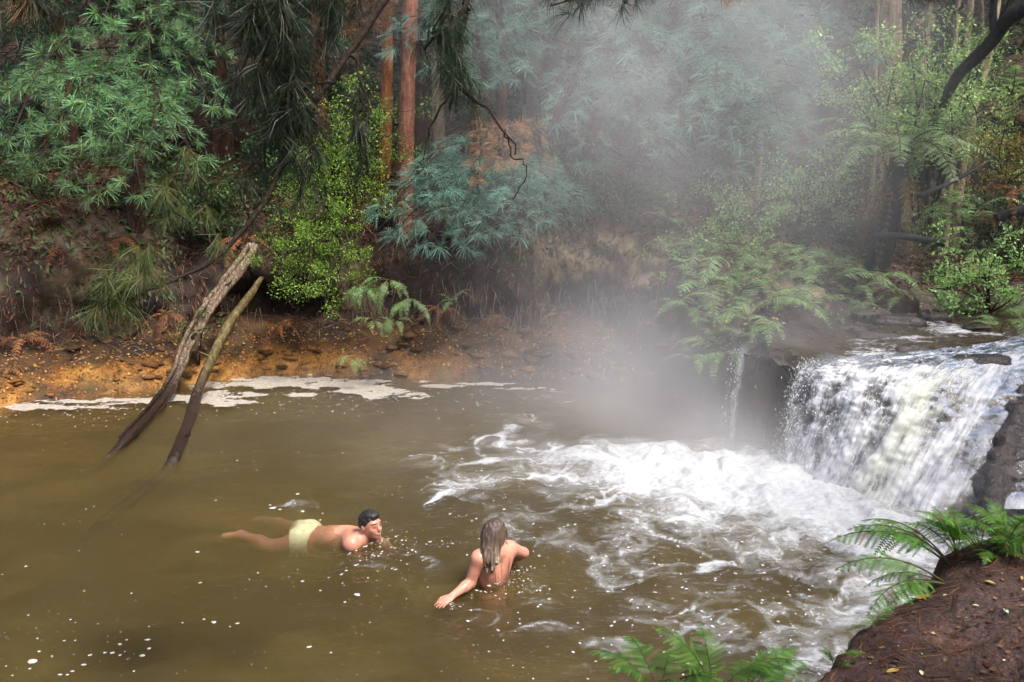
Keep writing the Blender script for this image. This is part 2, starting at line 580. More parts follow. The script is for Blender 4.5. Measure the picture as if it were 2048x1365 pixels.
wx = np.concatenate([[-17, -12, -9, -7.5], axis([(-6.6, 4.7, .025)])])
wy = np.concatenate([[2.1, 2.9], axis([(3.5, 12.6, .025)])])
WX, WY = np.meshgrid(wx, wy, indexing='ij')
foam = foam_field(WX, WY)
raft = raft_field(WX, WY)
turb = np.clip(foam - .35, 0, 1)
qx = WX + .45 * fbm(WX * 1.3, WY * 1.3, 0, 3, 81) + .12 * fbm(WX * 5, WY * 5, 0, 2, 84)
qy = WY + .45 * fbm(WX * 1.3 + 40, WY * 1.3, 0, 3, 82) + .12 * fbm(WX * 5, WY * 5 + 9, 0, 2, 85)
web = np.exp(-(vnoise(qx * 1.9, qy * 2.5, 0, 83) / .10) ** 2)
web2 = np.exp(-(vnoise(qx * 4.2, qy * 5.6, 0, 86) / .13) ** 2)
web3 = np.exp(-(vnoise(qx * 9, qy * 12, 0, 89) / .18) ** 2)
brk = .5 + .9 * fbm(qx * 2.2, qy * 2.8, 0, 3, 90)
lace = (.62 * web + .46 * web2 + .22 * web3) * np.clip(brk, 0, 1.2) + .42 * fbm(qx * 3.6, qy * 5, 0, 5, 87, .62) - .02
raft = raft + np.where(raft > .03, 1.25 * fbm(WX * 3.6, WY * 6.5, 0, 5, 88, .70), 0)
chop = np.clip(1.05 - np.hypot(WX - 1.6, WY - 7.0) / 5.6, 0.16, 1)
ang = np.arctan2(WY - 8.0, WX - 3.0)
rad = np.hypot(WY - 8.0, WX - 3.0)
WZ = chop * (0.040 * fbm(WX * 3.0, WY * 5.5, 0, 4, 91, .58) + 0.010 * np.sin(rad * 8 + 3 * fbm(WX * .9, WY * .9, 0, 2, 92))) \
    + turb * (0.13 * fbm(WX * 2.6, WY * 2.6, 0, 3, 95) + 0.04 * fbm(WX * 9, WY * 9, 0, 3, 96, ridged=True) + .05)
# wavelets pushed by the swimmers
for px, py, s in [(740, 1088, .022), (990, 1165, .022), (890, 1205, .014)]:
    c = atz(px, py, 0)
    r = np.hypot((WX - c[0]) * 1.0, (WY - c[1]) * 1.0)
    WZ += s * np.sin(r * 30) * np.exp(-r * 2.6) * (0.6 + .6 * vnoise(WX * 3, WY * 3, 0, 97))
edge = np.minimum.reduce([WX - wx[0], wx[-1] - WX, WY - wy[0], wy[-1] - WY])
WZ *= smoothstep(0, .2, edge)
WZ[[0, -1], :] = 0
WZ[:, [0, -1]] = 0
nx_, ny_ = len(wx), len(wy)
top = np.stack([WX, WY, WZ], -1).reshape(-1, 3)
bot = np.stack([WX, WY, np.full_like(WX, -1.0)], -1).reshape(-1, 3)
ring = np.concatenate([np.arange(nx_) * ny_, (nx_ - 1) * ny_ + np.arange(1, ny_), np.arange(nx_ - 2, -1, -1) * ny_ + ny_ - 1, np.arange(ny_ - 2, 0, -1)])
nb_ = len(top)
low = bot[ring]
lowi = nb_ + np.arange(len(ring))
r2 = np.roll(ring, -1)
l2 = np.roll(lowi, -1)
side = np.stack([ring, lowi, l2, r2], -1)
cen = np.array([[(wx[0] + wx[-1]) / 2, (wy[0] + wy[-1]) / 2, -1.0]])
ci = nb_ + len(ring)
fan = np.stack([np.full(len(ring), ci), l2, lowi], -1)
wv = np.concatenate([top, low, cen])


def water_mat():
    m = NT('murky_pool_water')
    p = m.geo(0)
    fo = m.attr('foam', 2)
    ra = m.attr('raft', 2)
    lc = m.attr('lace', 2)
    n2 = m.noise(m.mapping(p, (1, 1.3, 0)), 19.0, 4, .7)
    s = m.math('ADD', m.math('MULTIPLY', fo, 1.15), m.math('ADD', lc, m.math('MULTIPLY', m.math('SUBTRACT', n2, .5), .7)))
    fmask = m.math('MULTIPLY', m.rangemap(s, .58, 1.70, 0, 1, True), m.rangemap(fo, .05, .30))
    rs = m.math('ADD', ra, m.math('MULTIPLY', m.math('SUBTRACT', n2, .5), 1.1))
    rmask = m.math('MULTIPLY', m.rangemap(rs, .48, .56, 0, 1), m.rangemap(ra, .08, .2))
    mask = m.math('MAXIMUM', m.math('MULTIPLY', fmask, .86), m.math('MULTIPLY', rmask, .92))
    nrm = m.bump(m.noise(m.mapping(p, (1, 2.0, 1)), 11.0, 2, .5), m.rangemap(m.attr('chop', 2), .2, .9, .14, .75), .05)
    fres = m.n('Fresnel', IOR=1.33, Normal=nrm)
    gl = m.n('BsdfGlossy', Color=(1, 1, 1), Roughness=.06, Normal=nrm)
    tr = m.n('BsdfTransparent', Color=(1, 1, 1))
    silt = m.rangemap(m.noise(m.mapping(p, (1, 1.4, 0)), .55, 3, .6), .40, .64, .02, .24, True)
    under = m.n('MixShader', i0=silt, i1=tr, i2=m.n('BsdfDiffuse', Color=(.155, .115, .032)))
    body = m.n('MixShader', i0=fres, i1=under, i2=gl)
    n1 = n2
    fcol = m.mix(rmask, m.ramp(n1, [(.30, (.43, .44, .43)), (.62, (.60, .62, .65))]), m.ramp(n2, [(.3, (.24, .20, .145)), (.6, (.46, .42, .36))]))
    fb = m.bsdf(Base_Color=fcol, Roughness=.6, Normal=nrm)
    sh = m.n('MixShader', i0=mask, i1=body, i2=fb)
    vol = m.t.nodes.new('ShaderNodeVolumePrincipled')
    vol.inputs['Color'].default_value = (.25, .19, .080, 1)
    vol.inputs['Density'].default_value = 3.9
    vol.inputs['Anisotropy'].default_value = 0.0
    return m.done(sh, vol.outputs[0])


M_WATER = water_mat()
zf = np.zeros(len(ring) + 1)
pool = link('pool_water', mesh_data('pool_water', wv, np.concatenate([grid_faces(nx_, ny_), side]), fan, smooth=True,
            attrs=dict(foam=np.concatenate([foam.ravel(), zf]), raft=np.concatenate([raft.ravel(), zf]), lace=np.concatenate([lace.ravel(), zf]), chop=np.concatenate([chop.ravel(), zf]))), M_WATER)
tag(pool, 'murky olive brown pool water with white foam below the waterfall', kind='structure')

# ------------------------------------------------------------------ stone apron, waterfall, stream above
M_WETROCK = None


def wet_rock_mat():
    m = NT('wet_dark_rock')
    p = m.geo(0)
    a = m.noise(p, 3.0, 6, .65)
    b = m.noise(p, 19.0, 5, .65)
    col = m.ramp(m.math('ADD', m.math('MULTIPLY', a, .55), m.math('MULTIPLY', b, .45)), [(.30, (.006, .005, .004)), (.50, (.024, .017, .014)), (.62, (.055, .036, .028)), (.75, (.10, .07, .055))])
    return m.done(m.bsdf(Base_Color=col, Roughness=m.rangemap(b, .3, .7, .18, .5), Specular_IOR_Level=.6, Normal=m.bump(m.math('ADD', a, m.math('MULTIPLY', b, .6)), .9, .05)))


M_WETROCK = wet_rock_mat()
us = np.linspace(0, 1, 190)
vs = np.concatenate([np.linspace(-1.0, 0, 36)[:-1], np.linspace(0, 1.12, 110)])
UU, VV = np.meshgrid(us, vs, indexing='ij')
B0 = fall_surface(UU, VV, np.zeros_like(UU))
lump = 0.13 * fbm(B0[..., 0] * 2.4, B0[..., 1] * 2.4, B0[..., 2] * 2.4, 5, 201) + 0.06 * fbm(B0[..., 0] * 7, B0[..., 1] * 7, B0[..., 2] * 7, 3, 202, ridged=True)
bare = np.exp(-((UU - .862 - .02 * VV) / .022) ** 2) * smoothstep(.0, .35, VV) + .6 * np.exp(-((UU - .60) / .06) ** 2) * np.exp(-((VV + .12) / .16) ** 2)
rockP = fall_surface(UU, VV, -.09 + lump + .17 * bare)
recess = (1 - smoothstep(.26, .33, UU)) * smoothstep(.06, .5, VV)
rockP[..., 0] += .30 * recess
rockP[..., 1] += .14 * recess
apron = link('rock_apron', mesh_data('rock_apron', rockP.reshape(-1, 3), grid_faces(len(us), len(vs)), smooth=True), M_WETROCK)
tag(apron, 'dark wet rock shelf that the waterfall pours over', kind='structure')

cover = np.interp(UU, [0, .015, .03, .05, .26, .315, .36, .80, .83, .865, .89, .92, 1], [.0, .0, .34, .0, .0, .55, 1.0, 1.0, .6, .06, .5, .8, .8])
cover = cover * np.interp(VV, [-1, -.3, -.02, .1, .9, 1.12], [.25, .38, .62, 1, 1, .9])
cover = cover - .55 * np.exp(-((UU - .60) / .06) ** 2) * np.exp(-((VV + .10) / .16) ** 2)
green = np.exp(-((UU - .70 + .03 * VV) / .06) ** 2) * smoothstep(-.1, .15, VV)
flow = fbm(UU * 34 + 2 * fbm(UU * 5, VV * 3, 0, 2, 210), VV * 3.0, 0, 4, 211)
clump = fbm(UU * 22, VV * 11, 0, 4, 212)
wl = 0.02 + .035 * flow * smoothstep(-.2, .3, VV) + .05 * clump * smoothstep(-.1, .5, VV) + .02 * fbm(UU * 80, VV * 40, 0, 3, 213)


def fall_mat():
    m = NT('white_falling_water')
    cv = m.attr('cover', 2)
    gr = m.attr('green', 2)
    p = m.geo(0)
    uv = m.n('CombineXYZ', X=m.attr('fu', 2), Y=m.attr('fv', 2))
    s2 = m.noise(m.mapping(uv, (110, 5, 1)), 1.0, 4, .62, .5)
    s3 = m.noise(p, 22, 3, .7)
    s = m.math('ADD', m.attr('streak', 2), m.math('ADD', m.math('MULTIPLY', s2, .42), m.math('MULTIPLY', s3, .20)))
    k = m.math('ADD', s, m.math('MULTIPLY', cv, .30))
    mask = m.math('MULTIPLY', m.rangemap(k, .56, 1.05, 0, .97, True), m.rangemap(cv, .03, .25))
    col = m.mix(m.math('MULTIPLY', gr, .55), m.ramp(s2, [(.3, (.46, .47, .49)), (.62, (.80, .81, .84))]), (.54, .56, .40))
    nrm = m.bump(m.math('ADD', s2, s3), .35, .03)
    dif = m.bsdf(Base_Color=col, Roughness=.35, Specular_IOR_Level=.5, Normal=nrm)
    tl = m.n('BsdfTranslucent', Color=col)
    wht = m.n('MixShader', i0=.25, i1=dif, i2=tl)
    tr = m.n('BsdfTransparent', Color=(.92, .93, .90))
    gl = m.n('BsdfGlossy', Roughness=.12, Normal=nrm)
    clear = m.n('MixShader', i0=m.math('MULTIPLY', m.n('Fresnel', IOR=1.33, Normal=nrm), m.rangemap(cv, 0, .2)), i1=tr, i2=gl)
    return m.done(m.n('MixShader', i0=mask, i1=clear, i2=wht))


M_FALL = fall_mat()
fp = fall_surface(UU, VV, wl)
fp[..., 2] = np.maximum(fp[..., 2], -.05)
waterfall = link('waterfall', mesh_data('waterfall', fp.reshape(-1, 3), grid_faces(len(us), len(vs)), smooth=True,
                 attrs=dict(fu=UU, fv=VV, cover=cover, green=green, streak=.25 + .34 * flow + .26 * clump)), M_FALL)
tag(waterfall, 'white waterfall pouring over the dark rock shelf into the pool', kind='structure')

sx = axis([(2.2, 7.2, .05), (7.2, 13, .4)])
sy = axis([(6.4, 12.4, .05)])
SX, SY = np.meshgrid(sx, sy, indexing='ij')
d_lip = np.full(SX.shape, 9.0)
for a_, b_ in zip(LIP[:-1], LIP[1:]):
    ex, ey = b_[0] - a_[0], b_[1] - a_[1]
    sgn = ((SX - a_[0]) * (-ey) + (SY - a_[1]) * ex) / math.hypot(ex, ey)
    t = np.clip(((SX - a_[0]) * ex + (SY - a_[1]) * ey) / (ex * ex + ey * ey), 0, 1)
    dd = np.hypot(SX - a_[0] - t * ex, SY - a_[1] - t * ey)
    d_lip = np.where(dd < np.abs(d_lip), np.where(sgn > 0, dd, -dd), d_lip)
SZ = 0.985 + .015 * fbm(SX * 5, SY * 5, 0, 4, 221) + .07 * np.exp(-np.clip(d_lip, 0, 9) / 1.2) * fbm(SX * 4, SY * 8, 0, 4, 222)
SZ -= .06 * np.exp(-np.clip(d_lip, 0, 9) / .25)
sf = grid_faces(len(sx), len(sy))
keep = (d_lip.ravel()[sf] > .10).all(1)
riff = np.exp(-(np.clip(d_lip, 0, 9) / 2.0) ** 2) * np.clip(.62 + 1.0 * fbm(SX * 1.9, SY * 2.8, 0, 3, 223), 0, 1.1) * smoothstep(2.9, 3.6, SX)


def stream_mat():
    m = NT('shallow_stream_water')
    p = m.geo(0)
    rf = m.attr('riffle', 2)
    n1 = m.noise(m.mapping(p, (1.4, 2.6, 1)), 6, 4, .7)
    n2 = m.noise(p, 30, 2, .6)
    mask = m.rangemap(m.math('ADD', m.math('MULTIPLY', rf, .55), m.math('ADD', m.math('MULTIPLY', n1, .7), m.math('MULTIPLY', n2, .25))), .78, .98, 0, .9)
    nrm = m.bump(m.math('ADD', n1, m.math('MULTIPLY', n2, .4)), .9, .08)
    w = m.bsdf(Base_Color=(.075, .055, .032), Roughness=.10, Normal=nrm)
    tr = m.n('BsdfTransparent', Color=(.8, .72, .55))
    w = m.n('MixShader', i0=.35, i1=w, i2=tr)
    f = m.bsdf(Base_Color=(.75, .76, .79), Roughness=.4, Normal=nrm)
    return m.done(m.n('MixShader', i0=mask, i1=w, i2=f))


stream = link('stream_water', mesh_data('stream_water', np.stack([SX, SY, SZ], -1).reshape(-1, 3), sf[keep], smooth=True, attrs=dict(riffle=riff)), stream_mat())
tag(stream, 'shallow rippled stream running up to the lip of the fall', kind='structure')
# ------------------------------------------------------------------ plant materials
def leaf_mat(name, rough=.5, trans=.3, spec=.35, var=.25):
    m = NT(name)
    c = m.attr('tint', 0)
    r = m.n('ObjectInfo', out=5)
    hsv = m.n('HueSaturation', Hue=m.rangemap(r, 0, 1, .49, .51), Saturation=1.0, Value=m.rangemap(r, 0, 1, 1 - var, 1 + var), Color=c)
    b = m.bsdf(Base_Color=hsv, Roughness=rough, Specular_IOR_Level=spec)
    t = m.n('BsdfTranslucent', Color=hsv)
    return m.done(m.n('MixShader', i0=trans, i1=b, i2=t))


def bark_mat(name, dark, mid, light, scale=1.0, rough=.85, streak=(9, 9, 1.6), soaked=False):
    m = NT(name)
    p = m.obj()
    a = m.noise(m.mapping(p, streak), 2.2 * scale, 5, .7)
    b = m.noise(p, 26 * scale, 3, .6)
    f = m.math('ADD', m.math('MULTIPLY', a, .7), m.math('MULTIPLY', b, .3))
    col = m.ramp(f, [(.34, dark), (.5, mid), (.66, light)])
    if soaked:
        z = m.n('SeparateXYZ', out=2, Vector=m.geo(0))
        wt = m.rangemap(m.math('ADD', z, m.math('MULTIPLY', a, .3)), .32, .62, 1, 0)
        col = m.mix(wt, col, m.ramp(f, [(.34, (.008, .005, .004)), (.66, (.045, .024, .016))]))
        rough = m.rangemap(wt, 0, 1, rough, .22)
    return m.done(m.bsdf(Base_Color=col, Roughness=rough, Specular_IOR_Level=.25, Normal=m.bump(f, .9, .03)))


M_NEEDLE = leaf_mat('pine_needles', .45, .22)
M_LEAF = leaf_mat('green_leaves', .4, .35)
M_FERN = leaf_mat('fern_fronds', .45, .35)
M_DEAD = leaf_mat('dead_foliage', .8, .15, .15)
M_TWIG = bark_mat('twig_bark', (.012, .008, .006), (.035, .022, .015), (.07, .045, .03), 2.0)
M_BARK_RED = bark_mat('red_pine_bark', (.05, .018, .010), (.24, .085, .045), (.42, .20, .13))
M_BARK_DARK = bark_mat('dark_pine_bark', (.014, .008, .006), (.06, .028, .018), (.13, .065, .04))
M_BARK_PALE = bark_mat('pale_bark', (.10, .065, .04), (.30, .22, .14), (.46, .37, .26))
M_BARK_BLACK = bark_mat('blackened_bark', (.004, .004, .005), (.014, .014, .016), (.04, .038, .04), 1.5, .6)
M_WOOD = bark_mat('weathered_wood', (.035, .020, .012), (.15, .10, .06), (.42, .36, .29), 1.4, .6, (14, 14, 1.5), True)
M_WOOD_MOSS = bark_mat('mossy_wood', (.02, .014, .008), (.10, .075, .028), (.26, .19, .075), 1.2, .55, soaked=True)


def frame_from(d, roll=0.0):
    d = np.asarray(d, float)
    d = d / (np.linalg.norm(d) + 1e-9)
    up = np.array([0, 0, 1.0]) if abs(d[2]) < .93 else np.array([0.0, 1.0, 0])
    y = np.cross(up, d)
    y /= np.linalg.norm(y)
    z = np.cross(d, y)
    if roll:
        c, s = math.cos(roll), math.sin(roll)
        y, z = y * c + z * s, z * c - y * s
    return np.stack([d, y, z], 1)


def make_tuft(n, L, w, droop, amin, amax, seed, stem=.25):
    """a spray of long needles round the tip of a twig that points along +X"""
    g = np.random.default_rng(seed)
    s0 = -g.random(n) ** 1.2 * stem * L
    az = g.random(n) * 2 * np.pi
    an = np.radians(g.uniform(amin, amax, n)) * (0.75 + .5 * (-s0 / (stem * L + 1e-9)))
    d = np.stack([np.cos(an), np.sin(an) * np.cos(az), np.sin(an) * np.sin(az)], -1)
    ln = L * g.uniform(.7, 1.08, n)
    base = np.stack([s0, np.zeros(n), np.zeros(n)], -1)
    mid = base + d * (ln * .5)[:, None]
    mid[:, 2] -= droop * ln * .16
    tip = base + d * (ln * .93)[:, None]
    tip[:, 2] -= droop * ln * .62
    side = np.cross(d, g.normal(size=(n, 3)))
    side /= np.linalg.norm(side, axis=1)[:, None] + 1e-9
    V = np.stack([base - side * w * .35, base + side * w * .35, mid + side * w * .5, mid - side * w * .5, tip], 1).reshape(-1, 3)
    k = np.arange(n)[:, None] * 5
    Q = k + np.array([[0, 1, 2, 3]])
    T = k + np.array([[3, 2, 4]])
    shade = np.repeat(g.uniform(.75, 1.25, n), 5)
    along = np.tile([0, 0, .5, .5, 1], n)
    return V, Q, T, shade, along


def tuft_set(n, L, w, droop, amin, amax, seed, count=6):
    return [make_tuft(n, L, w, droop, amin, amax, seed + i) for i in range(count)]


TUFT_ROSETTE = tuft_set(40, .15, .0060, .42, 45, 108, 100)
TUFT_WEEP = tuft_set(40, .185, .0055, .75, 35, 105, 200)
TUFT_FAR = tuft_set(18, .24, .011, .8, 30, 100, 300)
TUFT_NEAR = tuft_set(46, .22, .0032, .75, 12, 75, 400)
TUFT_DEAD = tuft_set(26, .17, .008, 2.2, 10, 60, 500)

PAL_GREEN = ((.26, .25, .05), (.11, .25, .10), (.27, .48, .26))  # bright tips: highlights on the rosettes put into the needle colour
PAL_BLUE = ((.19, .23, .10), (.115, .245, .185), (.25, .43, .36))
PAL_DARK = ((.05, .045, .014), (.025, .052, .022), (.045, .085, .04))
PAL_NEARSHADE = ((.05, .042, .014), (.014, .028, .010), (.024, .045, .018))  # shadow and backlight on the close branches put into the needle colour
PAL_FAR = ((.06, .065, .025), (.04, .085, .048), (.08, .16, .10))
PAL_DEAD = ((.20, .10, .05), (.36, .19, .10), (.46, .28, .17))


def put_tuft(mb, variants, pos, d, scale, pal, g, bright=1.0):
    V, Q, T, sh, al = variants[g.integers(len(variants))]
    R = frame_from(d, g.uniform(-.4, .4))
    v = (V * scale) @ R.T + pos
    c0, c1, c2 = [np.array(c) for c in pal]
    b = bright * g.uniform(.8, 1.2)
    c = np.where(al[:, None] < .25, c0 * .5 + c1 * .5, np.where(al[:, None] < .75, c1, c2)) * (sh * b)[:, None]
    mb.add(v, Q, T, c)


def bough(tree, P0, P1, width, g, tufts, pal, sag=.12, step=.13, tscale=1.0, r0=.022, lift=.75, wood=None, bright=1.0, ntw=None, name='bough'):
    """one limb with side twigs and sprays of needles: a part, its needles a sub-part"""
    P0, P1 = np.asarray(P0, float), np.asarray(P1, float)
    L = np.linalg.norm(P1 - P0)
    mid = P0 * .5 + P1 * .5 + np.array([0, 0, sag * L]) + g.normal(size=3) * .04 * L
    ax = spline([P0, mid, P1], 14)
    W, N = MB(), MB()
    v, q, t = tube(ax, np.linspace(r0, .005, 14), 6)
    W.add(v, q, t)
    n = ntw or max(5, int(L / .17))
    T = np.gradient(ax, axis=0)
    for i in range(n):
        s = .22 + .78 * (i + g.random() * .6) / n
        k = min(s, .999) * 13
        k0 = int(k)
        p = ax[k0] * (1 - (k - k0)) + ax[min(k0 + 1, 13)] * (k - k0)
        d = T[k0] / np.linalg.norm(T[k0])
        sd = np.cross(d, [0, 0, 1.0])
        sd /= np.linalg.norm(sd) + 1e-9
        sgn = 1 if i % 2 else -1
        tl = width * (1.05 - .72 * s) * g.uniform(.65, 1.15)
        e = p + (d * g.uniform(.45, .9) + sd * sgn * g.uniform(.6, 1.0) + np.array([0, 0, g.uniform(-.16, .12)])) * tl
        tw = spline([p, (p + e) / 2 + np.array([0, 0, .10 * tl]), e], 5)
        v, q, t = tube(tw, np.linspace(.007, .003, 5), 4, cap=False)
        W.add(v, q, t)
        m = max(1, int(tl / step))
        tone = g.uniform(.62, 1.3)
        for j in range(m):
            f = (j + 1) / m * 3.99
            a = int(f)
            pp = tw[a] * (1 - f + a) + tw[min(a + 1, 4)] * (f - a)
            dd = (e - p) / tl * .55 + g.normal(size=3) * .25 + np.array([0, 0, lift])
            put_tuft(N, tufts, pp, dd, tscale * g.uniform(.62, 1.28), pal, g, bright * tone)
    put_tuft(N, tufts, P1, P1 - mid + np.array([0, 0, lift]), tscale, pal, g, bright)
    b = W.build(name, wood or M_TWIG, tree)
    N.build('needles', M_NEEDLE if pal is not PAL_DEAD else M_DEAD, b)
    return b


def trunk_part(tree, pts, radii, mat, sides=14, name='trunk', rough=.10, seed=0):
    P = spline(pts, 26)
    R = np.interp(np.linspace(0, 1, 26), np.linspace(0, 1, len(radii)), radii)
    v, q, t = tube(P, R, sides, rough, seed, freq=5)
    mb = MB()
    mb.add(v, q, t)
    return mb.build(name, mat, tree, True)


def tree_thing(name, label, cat, base, group=None):
    return tag(empty(name), label, cat, group)


# ------------------------------------------------------------------ trees of the far bank
def pine(label, px, py, Y, top_px, r, mat, boughs, tufts, pal, seed, step=.13, tscale=1.0, top=9.0, bright=1.0, upper=0, group='pine trees on the far bank'):
    g = np.random.default_rng(seed)
    t = tree_thing('pine_tree', label, 'pine tree', None, group)
    b = aty(px, py, Y)
    zb = ground_z(b[0], b[1]) - .15
    b = np.array([b[0], b[1], zb])
    hi = aty(top_px, 0, Y)
    lean = (hi - b) / max(hi[2] - b[2], .5)
    e = b + lean * (top - zb)
    m1 = b + lean * (top - zb) * .33 + g.normal(size=3) * np.array([.05, .05, 0])
    m2 = b + lean * (top - zb) * .66 + g.normal(size=3) * np.array([.08, .08, 0])
    trunk_part(t, [b, b + lean * .25, m1, m2, e], [r * 1.45, r * 1.1, r, r * .85, r * .5], mat, seed=seed)
    for (sy, ex, ey, eY, w, *rest) in boughs:
        p1 = aty(ex, ey, eY)
        zs = aty(px, sy, Y)[2]
        p0 = b + lean * (zs - zb)
        bough(t, p0, p1, w, g, tufts, rest[0] if rest else pal, step=step, tscale=tscale, bright=bright)
    for k in range(upper):
        z = 4.6 + (top - 4.8) * k / max(upper - 1, 1)
        a = k * 2.4 + g.random()
        ln = 2.4 * (1.1 - .5 * k / upper)
        p0 = b + lean * (z - zb)
        bough(t, p0, p0 + np.array([math.cos(a) * ln, math.sin(a) * ln, .1 - .35 * ln * .5]), .9, g, TUFT_FAR, PAL_FAR, step=.24, tscale=1.25, ntw=12)
    return t


pine('left pine with tufted green rosettes hanging over the bank', 262, 380, 12.9, 268, .11, M_BARK_DARK,
     [(-60, 330, 62, 11.6, .55), (-80, 205, 45, 11.2, .5), (60, 40, 178, 11.0, .6), (90, 170, 205, 10.8, .6), (110, 425, 215, 11.3, .5), (150, 15, 285, 10.6, .62), (130, 120, 250, 10.6, .6),
      (170, 395, 322, 10.6, .52), (180, 190, 290, 10.4, .6), (230, 195, 388, 10.3, .42), (240, 130, 372, 10.4, .42), (245, 285, 392, 10.4, .42), (235, 70, 345, 10.5, .45), (200, 300, 300, 10.3, .55), (0, 430, 95, 12.0, .6), (-40, 80, 40, 11.8, .55, PAL_DARK),
      (-30, 490, 150, 12.1, .5, PAL_DARK), (30, 300, 130, 11.5, .6), (160, 330, 235, 11.0, .5), (140, -60, 240, 11.0, .6), (210, 60, 315, 10.5, .5), (-50, 380, 20, 12.4, .6, PAL_DARK), (-90, 20, -20, 11.5, .5), (60, 370, 175, 11.7, .5, PAL_DARK)],
     TUFT_ROSETTE, PAL_GREEN, 11, step=.115, upper=7)
pine('straight red barked pine trunk behind the bright green shrub', 806, 385, 13.3, 818, .105, M_BARK_RED, [(-130, 700, -60, 12.4, .6, PAL_DARK)], TUFT_WEEP, PAL_BLUE, 12, upper=6)
pine('orange lit pine trunk just behind the red one', 768, 330, 15.2, 764, .09, bark_mat('orange_lit_bark', (.10, .03, .012), (.38, .13, .04), (.60, .27, .10)), [(-40, 740, 40, 14.3, .6, PAL_DEAD), (-20, 700, 110, 14.0, .5, PAL_DEAD), (0, 690, 60, 14.2, .5, PAL_DEAD)], TUFT_WEEP, PAL_BLUE, 13, upper=5)  # the orange lit look is put into this bark's colour
pine('slim pine with pale blue green sprays at the height of the hanging branch', 945, 380, 14.3, 950, .075, M_BARK_DARK,
     [(10, 785, 100, 12.6, .5), (30, 1045, 120, 12.6, .6), (60, 960, 165, 12.3, .55), (-30, 1010, 60, 12.8, .6), (90, 1030, 160, 12.5, .5), (130, 985, 168, 12.6, .4), (20, 880, 130, 12.4, .55), (-60, 1080, 20, 13.0, .6)],
     TUFT_WEEP, PAL_BLUE, 14, step=.12, upper=5)
pine('low pine whose wide blue green bough sweeps over the brown bank', 1010, 400, 13.6, 1012, .07, M_BARK_DARK,
     [(330, 755, 428, 11.9, .45), (335, 800, 455, 11.6, .5), (340, 930, 495, 11.2, .5), (335, 1110, 430, 11.5, .5), (338, 1040, 475, 11.2, .5), (340, 850, 490, 11.4, .55), (345, 985, 465, 11.2, .6), (330, 1165, 408, 11.7, .55), (340, 910, 430, 11.6, .55), (345, 1080, 445, 11.4, .55), (300, 830, 350, 12.3, .5),
      (250, 960, 300, 12.4, .25, PAL_DEAD), (250, 1000, 330, 12.1, .25, PAL_DEAD), (240, 1040, 320, 12.2, .22, PAL_DEAD), (260, 955, 360, 12.0, .25, PAL_DEAD), (250, 1085, 345, 12.3, .2, PAL_DEAD), (345, 1120, 390, 11.9, .5), (345, 880, 385, 12.0, .5), (360, 800, 470, 11.6, .45)],
     TUFT_WEEP, PAL_BLUE, 15, step=.115, upper=4)
pine('dark trunked pine in the steam with drooping blue green layers', 1185, 330, 14.8, 1195, .16, M_BARK_DARK,
     [(0, 1090, 90, 13.2, .6), (100, 1110, 250, 12.8, .6), (60, 1320, 150, 12.6, .7), (120, 1280, 230, 12.4, .7), (150, 1330, 300, 12.2, .7), (-40, 1270, 40, 13.0, .7), (140, 1180, 330, 12.6, .6), (90, 1230, 170, 12.6, .7)],
     TUFT_WEEP, PAL_BLUE, 16, step=.13, upper=6)
pine('misty pine behind the steam with wide sweeping boughs', 1500, 360, 14.2, 1490, .11, M_BARK_DARK,
     [(30, 1400, 90, 12.4, .7), (60, 1620, 100, 12.4, .7), (90, 1430, 180, 12.0, .75), (110, 1600, 190, 11.9, .75), (150, 1380, 250, 11.8, .75), (160, 1560, 250, 11.7, .7), (190, 1480, 290, 11.7, .7), (200, 1620, 300, 11.9, .6),
      (220, 1440, 340, 11.8, .6), (-20, 1500, 60, 12.8, .7), (130, 1700, 200, 12.4, .5), (60, 1350, 130, 12.6, .7), (230, 1540, 350, 11.9, .55), (-60, 1590, 20, 13.2, .7), (-50, 1400, 10, 13.0, .7), (80, 1750, 110, 12.8, .55)],
     TUFT_WEEP, PAL_BLUE, 17, step=.13, upper=6)
pine('thick pale trunk rising behind the leafy sapling', 1768, 240, 14.5, 1778, .21, M_BARK_PALE, [(-60, 1690, 20, 13.5, .6, PAL_FAR)], TUFT_WEEP, PAL_BLUE, 18, upper=6)
for k, (px, py, Y, tp, r, mt, lab) in enumerate([
        (652, 330, 15.5, 640, .11, M_BARK_RED, 'reddish trunk among the dark boughs above the shrub'), (880, 350, 14.6, 884, .09, M_BARK_PALE, 'pale brown trunk right of the red barked pine'),
        (560, 330, 17.0, 566, .10, M_BARK_DARK, 'dim trunk behind the end of the left pine boughs'), (1090, 300, 17.5, 1100, .13, M_BARK_DARK, 'shadowy trunk between the two blue green pines'),
        (1345, 300, 17.0, 1340, .10, M_BARK_DARK, 'trunk lost in the steam behind the middle boughs'), (130, 330, 16.0, 120, .10, M_BARK_RED, 'reddish trunk behind the left pine'), (430, 330, 15.8, 440, .09, M_BARK_DARK, 'thin dark trunk above the leaning driftwood')]):
    pine(lab, px, py, Y, tp, r, mt, [], TUFT_FAR, PAL_FAR, 40 + k, upper=6)

